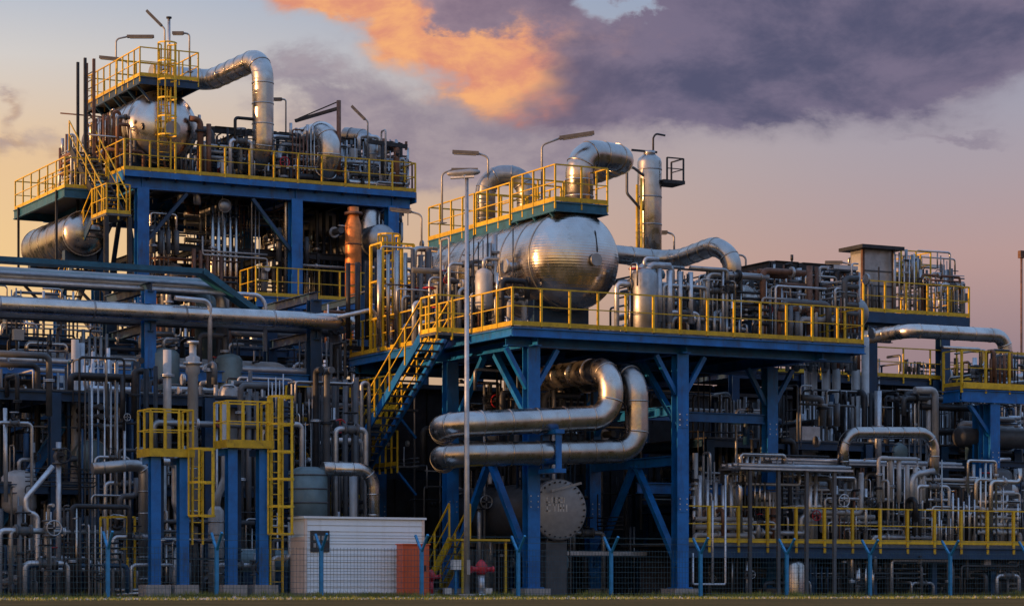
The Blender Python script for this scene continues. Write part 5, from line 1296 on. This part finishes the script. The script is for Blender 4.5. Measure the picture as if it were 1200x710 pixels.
clutter('far left below the rack', (0, 160), (0, 6.6), (2, 9.6), 62, 50, 18, 2, 4, 11, lend=3.2, rmax=.09, warm=-1)
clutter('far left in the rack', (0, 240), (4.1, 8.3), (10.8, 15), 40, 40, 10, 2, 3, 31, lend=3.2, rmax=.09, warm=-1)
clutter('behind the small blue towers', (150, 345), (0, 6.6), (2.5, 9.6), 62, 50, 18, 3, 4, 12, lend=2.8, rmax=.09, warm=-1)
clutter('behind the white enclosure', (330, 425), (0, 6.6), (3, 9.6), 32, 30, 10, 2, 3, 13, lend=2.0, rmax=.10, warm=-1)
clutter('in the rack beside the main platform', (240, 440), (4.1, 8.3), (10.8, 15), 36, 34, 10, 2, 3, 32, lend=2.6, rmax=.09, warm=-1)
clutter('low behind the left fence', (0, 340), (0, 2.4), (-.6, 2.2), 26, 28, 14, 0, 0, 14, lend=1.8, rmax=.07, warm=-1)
clutter('above the left rack', (0, 430), (8.6, 10.2), (16.5, 21), 24, 26, 8, 2, 2, 15, lend=3)
clutter('under the tall left platform', (175, 470), (9.9, 15.5), (26.7, 35), 130, 90, 12, 6, 3, 16, levels=(10.6, 11.8, 13, 14.2, 15), warm=1.0, rmax=.13)
clutter('on the tall left deck', (230, 478), (16.0, 18.5), (27, 35), 120, 80, 16, 4, 3, 17, levels=(16.5, 17, 17.5, 17.9), warm=.6, lend=1.8, rmax=.12)
clutter('at the tall left deck edge', (165, 470), (16.0, 17.5), (27.3, 28.6), 40, 20, 12, 2, 0, 27, levels=(16.5, 17, 17.4), warm=.6, lend=1.2, rmax=.07)
clutter('left of the upper drum', (105, 160), (16.0, 18.6), (27, 34), 24, 14, 5, 0, 0, 33, levels=(16.6, 17.2, 17.8), warm=1.0, lend=1.5, rmax=.07, ur=(-3.45, -3.05))
clutter('under the main platform', (560, 930), (0, 7.0), (3, 11), 40, 34, 12, 4, 3, 18, lend=2.6, rmax=.11, warm=-1)
clutter('beside the main stair', (455, 610), (0, 6.8), (2.5, 10), 30, 20, 8, 2, 1, 19, lend=1.8, rmax=.10, warm=-1, ur=(.4, 3.6))
clutter('right of the big drum', (735, 900), (DZ, 10.0), (.6, 9), 110, 84, 18, 4, 2, 20, levels=(8.3, 8.8, 9.3, 9.7), lend=1.5, rmax=.11)
clutter('at the right end of the main deck', (885, 1005), (DZ, 10.5), (.6, 9), 110, 90, 16, 3, 3, 21, levels=(8.3, 8.9, 9.5, 10.1), lend=1.3, rmax=.10, warm=.5)
clutter('left of the big drum', (480, 620), (DZ, 11.0), (1.8, 9.8), 34, 20, 14, 1, 1, 22, levels=(8.3, 8.8, 9.4, 10.1), lend=1.2, rmax=.09, warm=.8, ur=(-.6, .75))
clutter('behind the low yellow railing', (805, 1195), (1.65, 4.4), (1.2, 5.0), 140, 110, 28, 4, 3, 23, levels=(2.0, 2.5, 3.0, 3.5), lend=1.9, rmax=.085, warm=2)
clutter('under the low right platform', (820, 1195), (0, 1.25), (1.0, 2.6), 24, 26, 16, 1, 0, 34, levels=(.4, .7, 1.0), lend=1.8, rmax=.07, warm=-1)
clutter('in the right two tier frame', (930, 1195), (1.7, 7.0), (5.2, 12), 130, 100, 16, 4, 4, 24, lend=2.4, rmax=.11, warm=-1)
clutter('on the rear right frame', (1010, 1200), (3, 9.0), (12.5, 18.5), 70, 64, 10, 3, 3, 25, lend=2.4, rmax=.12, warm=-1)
clutter('on the rear tower', (1015, 1130), (10.7, 13.0), (12.6, 17), 34, 20, 6, 0, 1, 26, levels=(11.2, 11.8, 12.4), lend=1.3, rmax=.06)
clutter('behind the drum rear end', (430, 545), (8.3, 11.4), (15, 20), 44, 30, 10, 2, 2, 28, levels=(8.8, 9.4, 10.0, 10.8), lend=1.6, rmax=.11)
clutter('on the right edge platform', (1140, 1200), (7.1, 8.3), (3.3, 4.8), 12, 8, 4, 0, 0, 29, levels=(7.4, 7.8), lend=1.4, rmax=.06, warm=1.5)

# ------------------------------------------------------------------ every piece of pipework gets its own label
def finish_clutter():
    OR = ['first', 'second', 'third', 'fourth', 'fifth', 'sixth', 'seventh', 'eighth', 'ninth', 'tenth', 'eleventh', 'twelfth', 'thirteenth', 'fourteenth', 'fifteenth', 'sixteenth', 'seventeenth', 'eighteenth']
    groups = {}
    for o, kind, key, zone in CLUTTER:
        ms = [o] if o.type == 'MESH' else [c for c in o.children if c.type == 'MESH'][:1]
        b = [V3(c) for c in ms[0].bound_box]; c = sum(b, V3()) / 8 + root_loc(ms[0])
        groups.setdefault((kind, key, zone), []).append((o, *pix(c)))
    for (kind, key, zone), L in groups.items():
        if kind.endswith('pipe'): ph = '%s %s %s' % (key[2], ADJ[key[1]], kind); cat = 'pipe'
        elif kind == 'valve': ph = '%s wheeled valve' % key[0]; cat = 'valve'
        elif kind == 'vessel': ph = 'small %s vessel' % key[0]; cat = 'vessel'
        else: ph = '%s %s' % (key[0], kind); cat = kind
        hor = kind in ('horizontal pipe', 'cable tray')
        L.sort(key=lambda k: k[2] if hor else k[1])
        for i, k in enumerate(L):
            lb = '%s %s' % (ph, zone)
            if len(L) == 2: lb = ('upper ' if i == 0 else 'lower ') * hor + ('left ' if i == 0 else 'right ') * (not hor) + lb
            elif 2 < len(L) <= 18: lb = '%s %s, %s from %s' % (ph, zone, OR[i], 'top' if hor else 'left')
            if len(lb.split()) > 16: lb = lb.replace('the main ', 'main ').replace('end of main deck', 'end of deck').replace('dull metal clad', 'dull clad')
            tag(k[0], lb, cat, 'pipework ' + zone)
finish_clutter()

def rest_of_pipework():
    """the pipes too many and too small to pick apart: real tubes, one object"""
    if not REST[1]: return
    me = bpy.data.meshes.new('background_pipework'); v, f, sm, mi = [], [], [], []
    for k, (m, mb) in enumerate(REST[1].items()):
        b = len(v); v += mb.v; f += [tuple(b + i for i in q) for q in mb.f]; sm += mb.sm; mi += [k] * len(mb.f); me.materials.append(M[m])
    me.from_pydata(v, [], f); me.polygons.foreach_set('use_smooth', sm); me.polygons.foreach_set('material_index', mi); me.update()
    o = bpy.data.objects.new('background_pipework', me); COL.objects.link(o)
    tag(o, 'mass of small crossing pipes in the depth between the frames and platforms', 'pipework', kind='stuff')
rest_of_pipework()
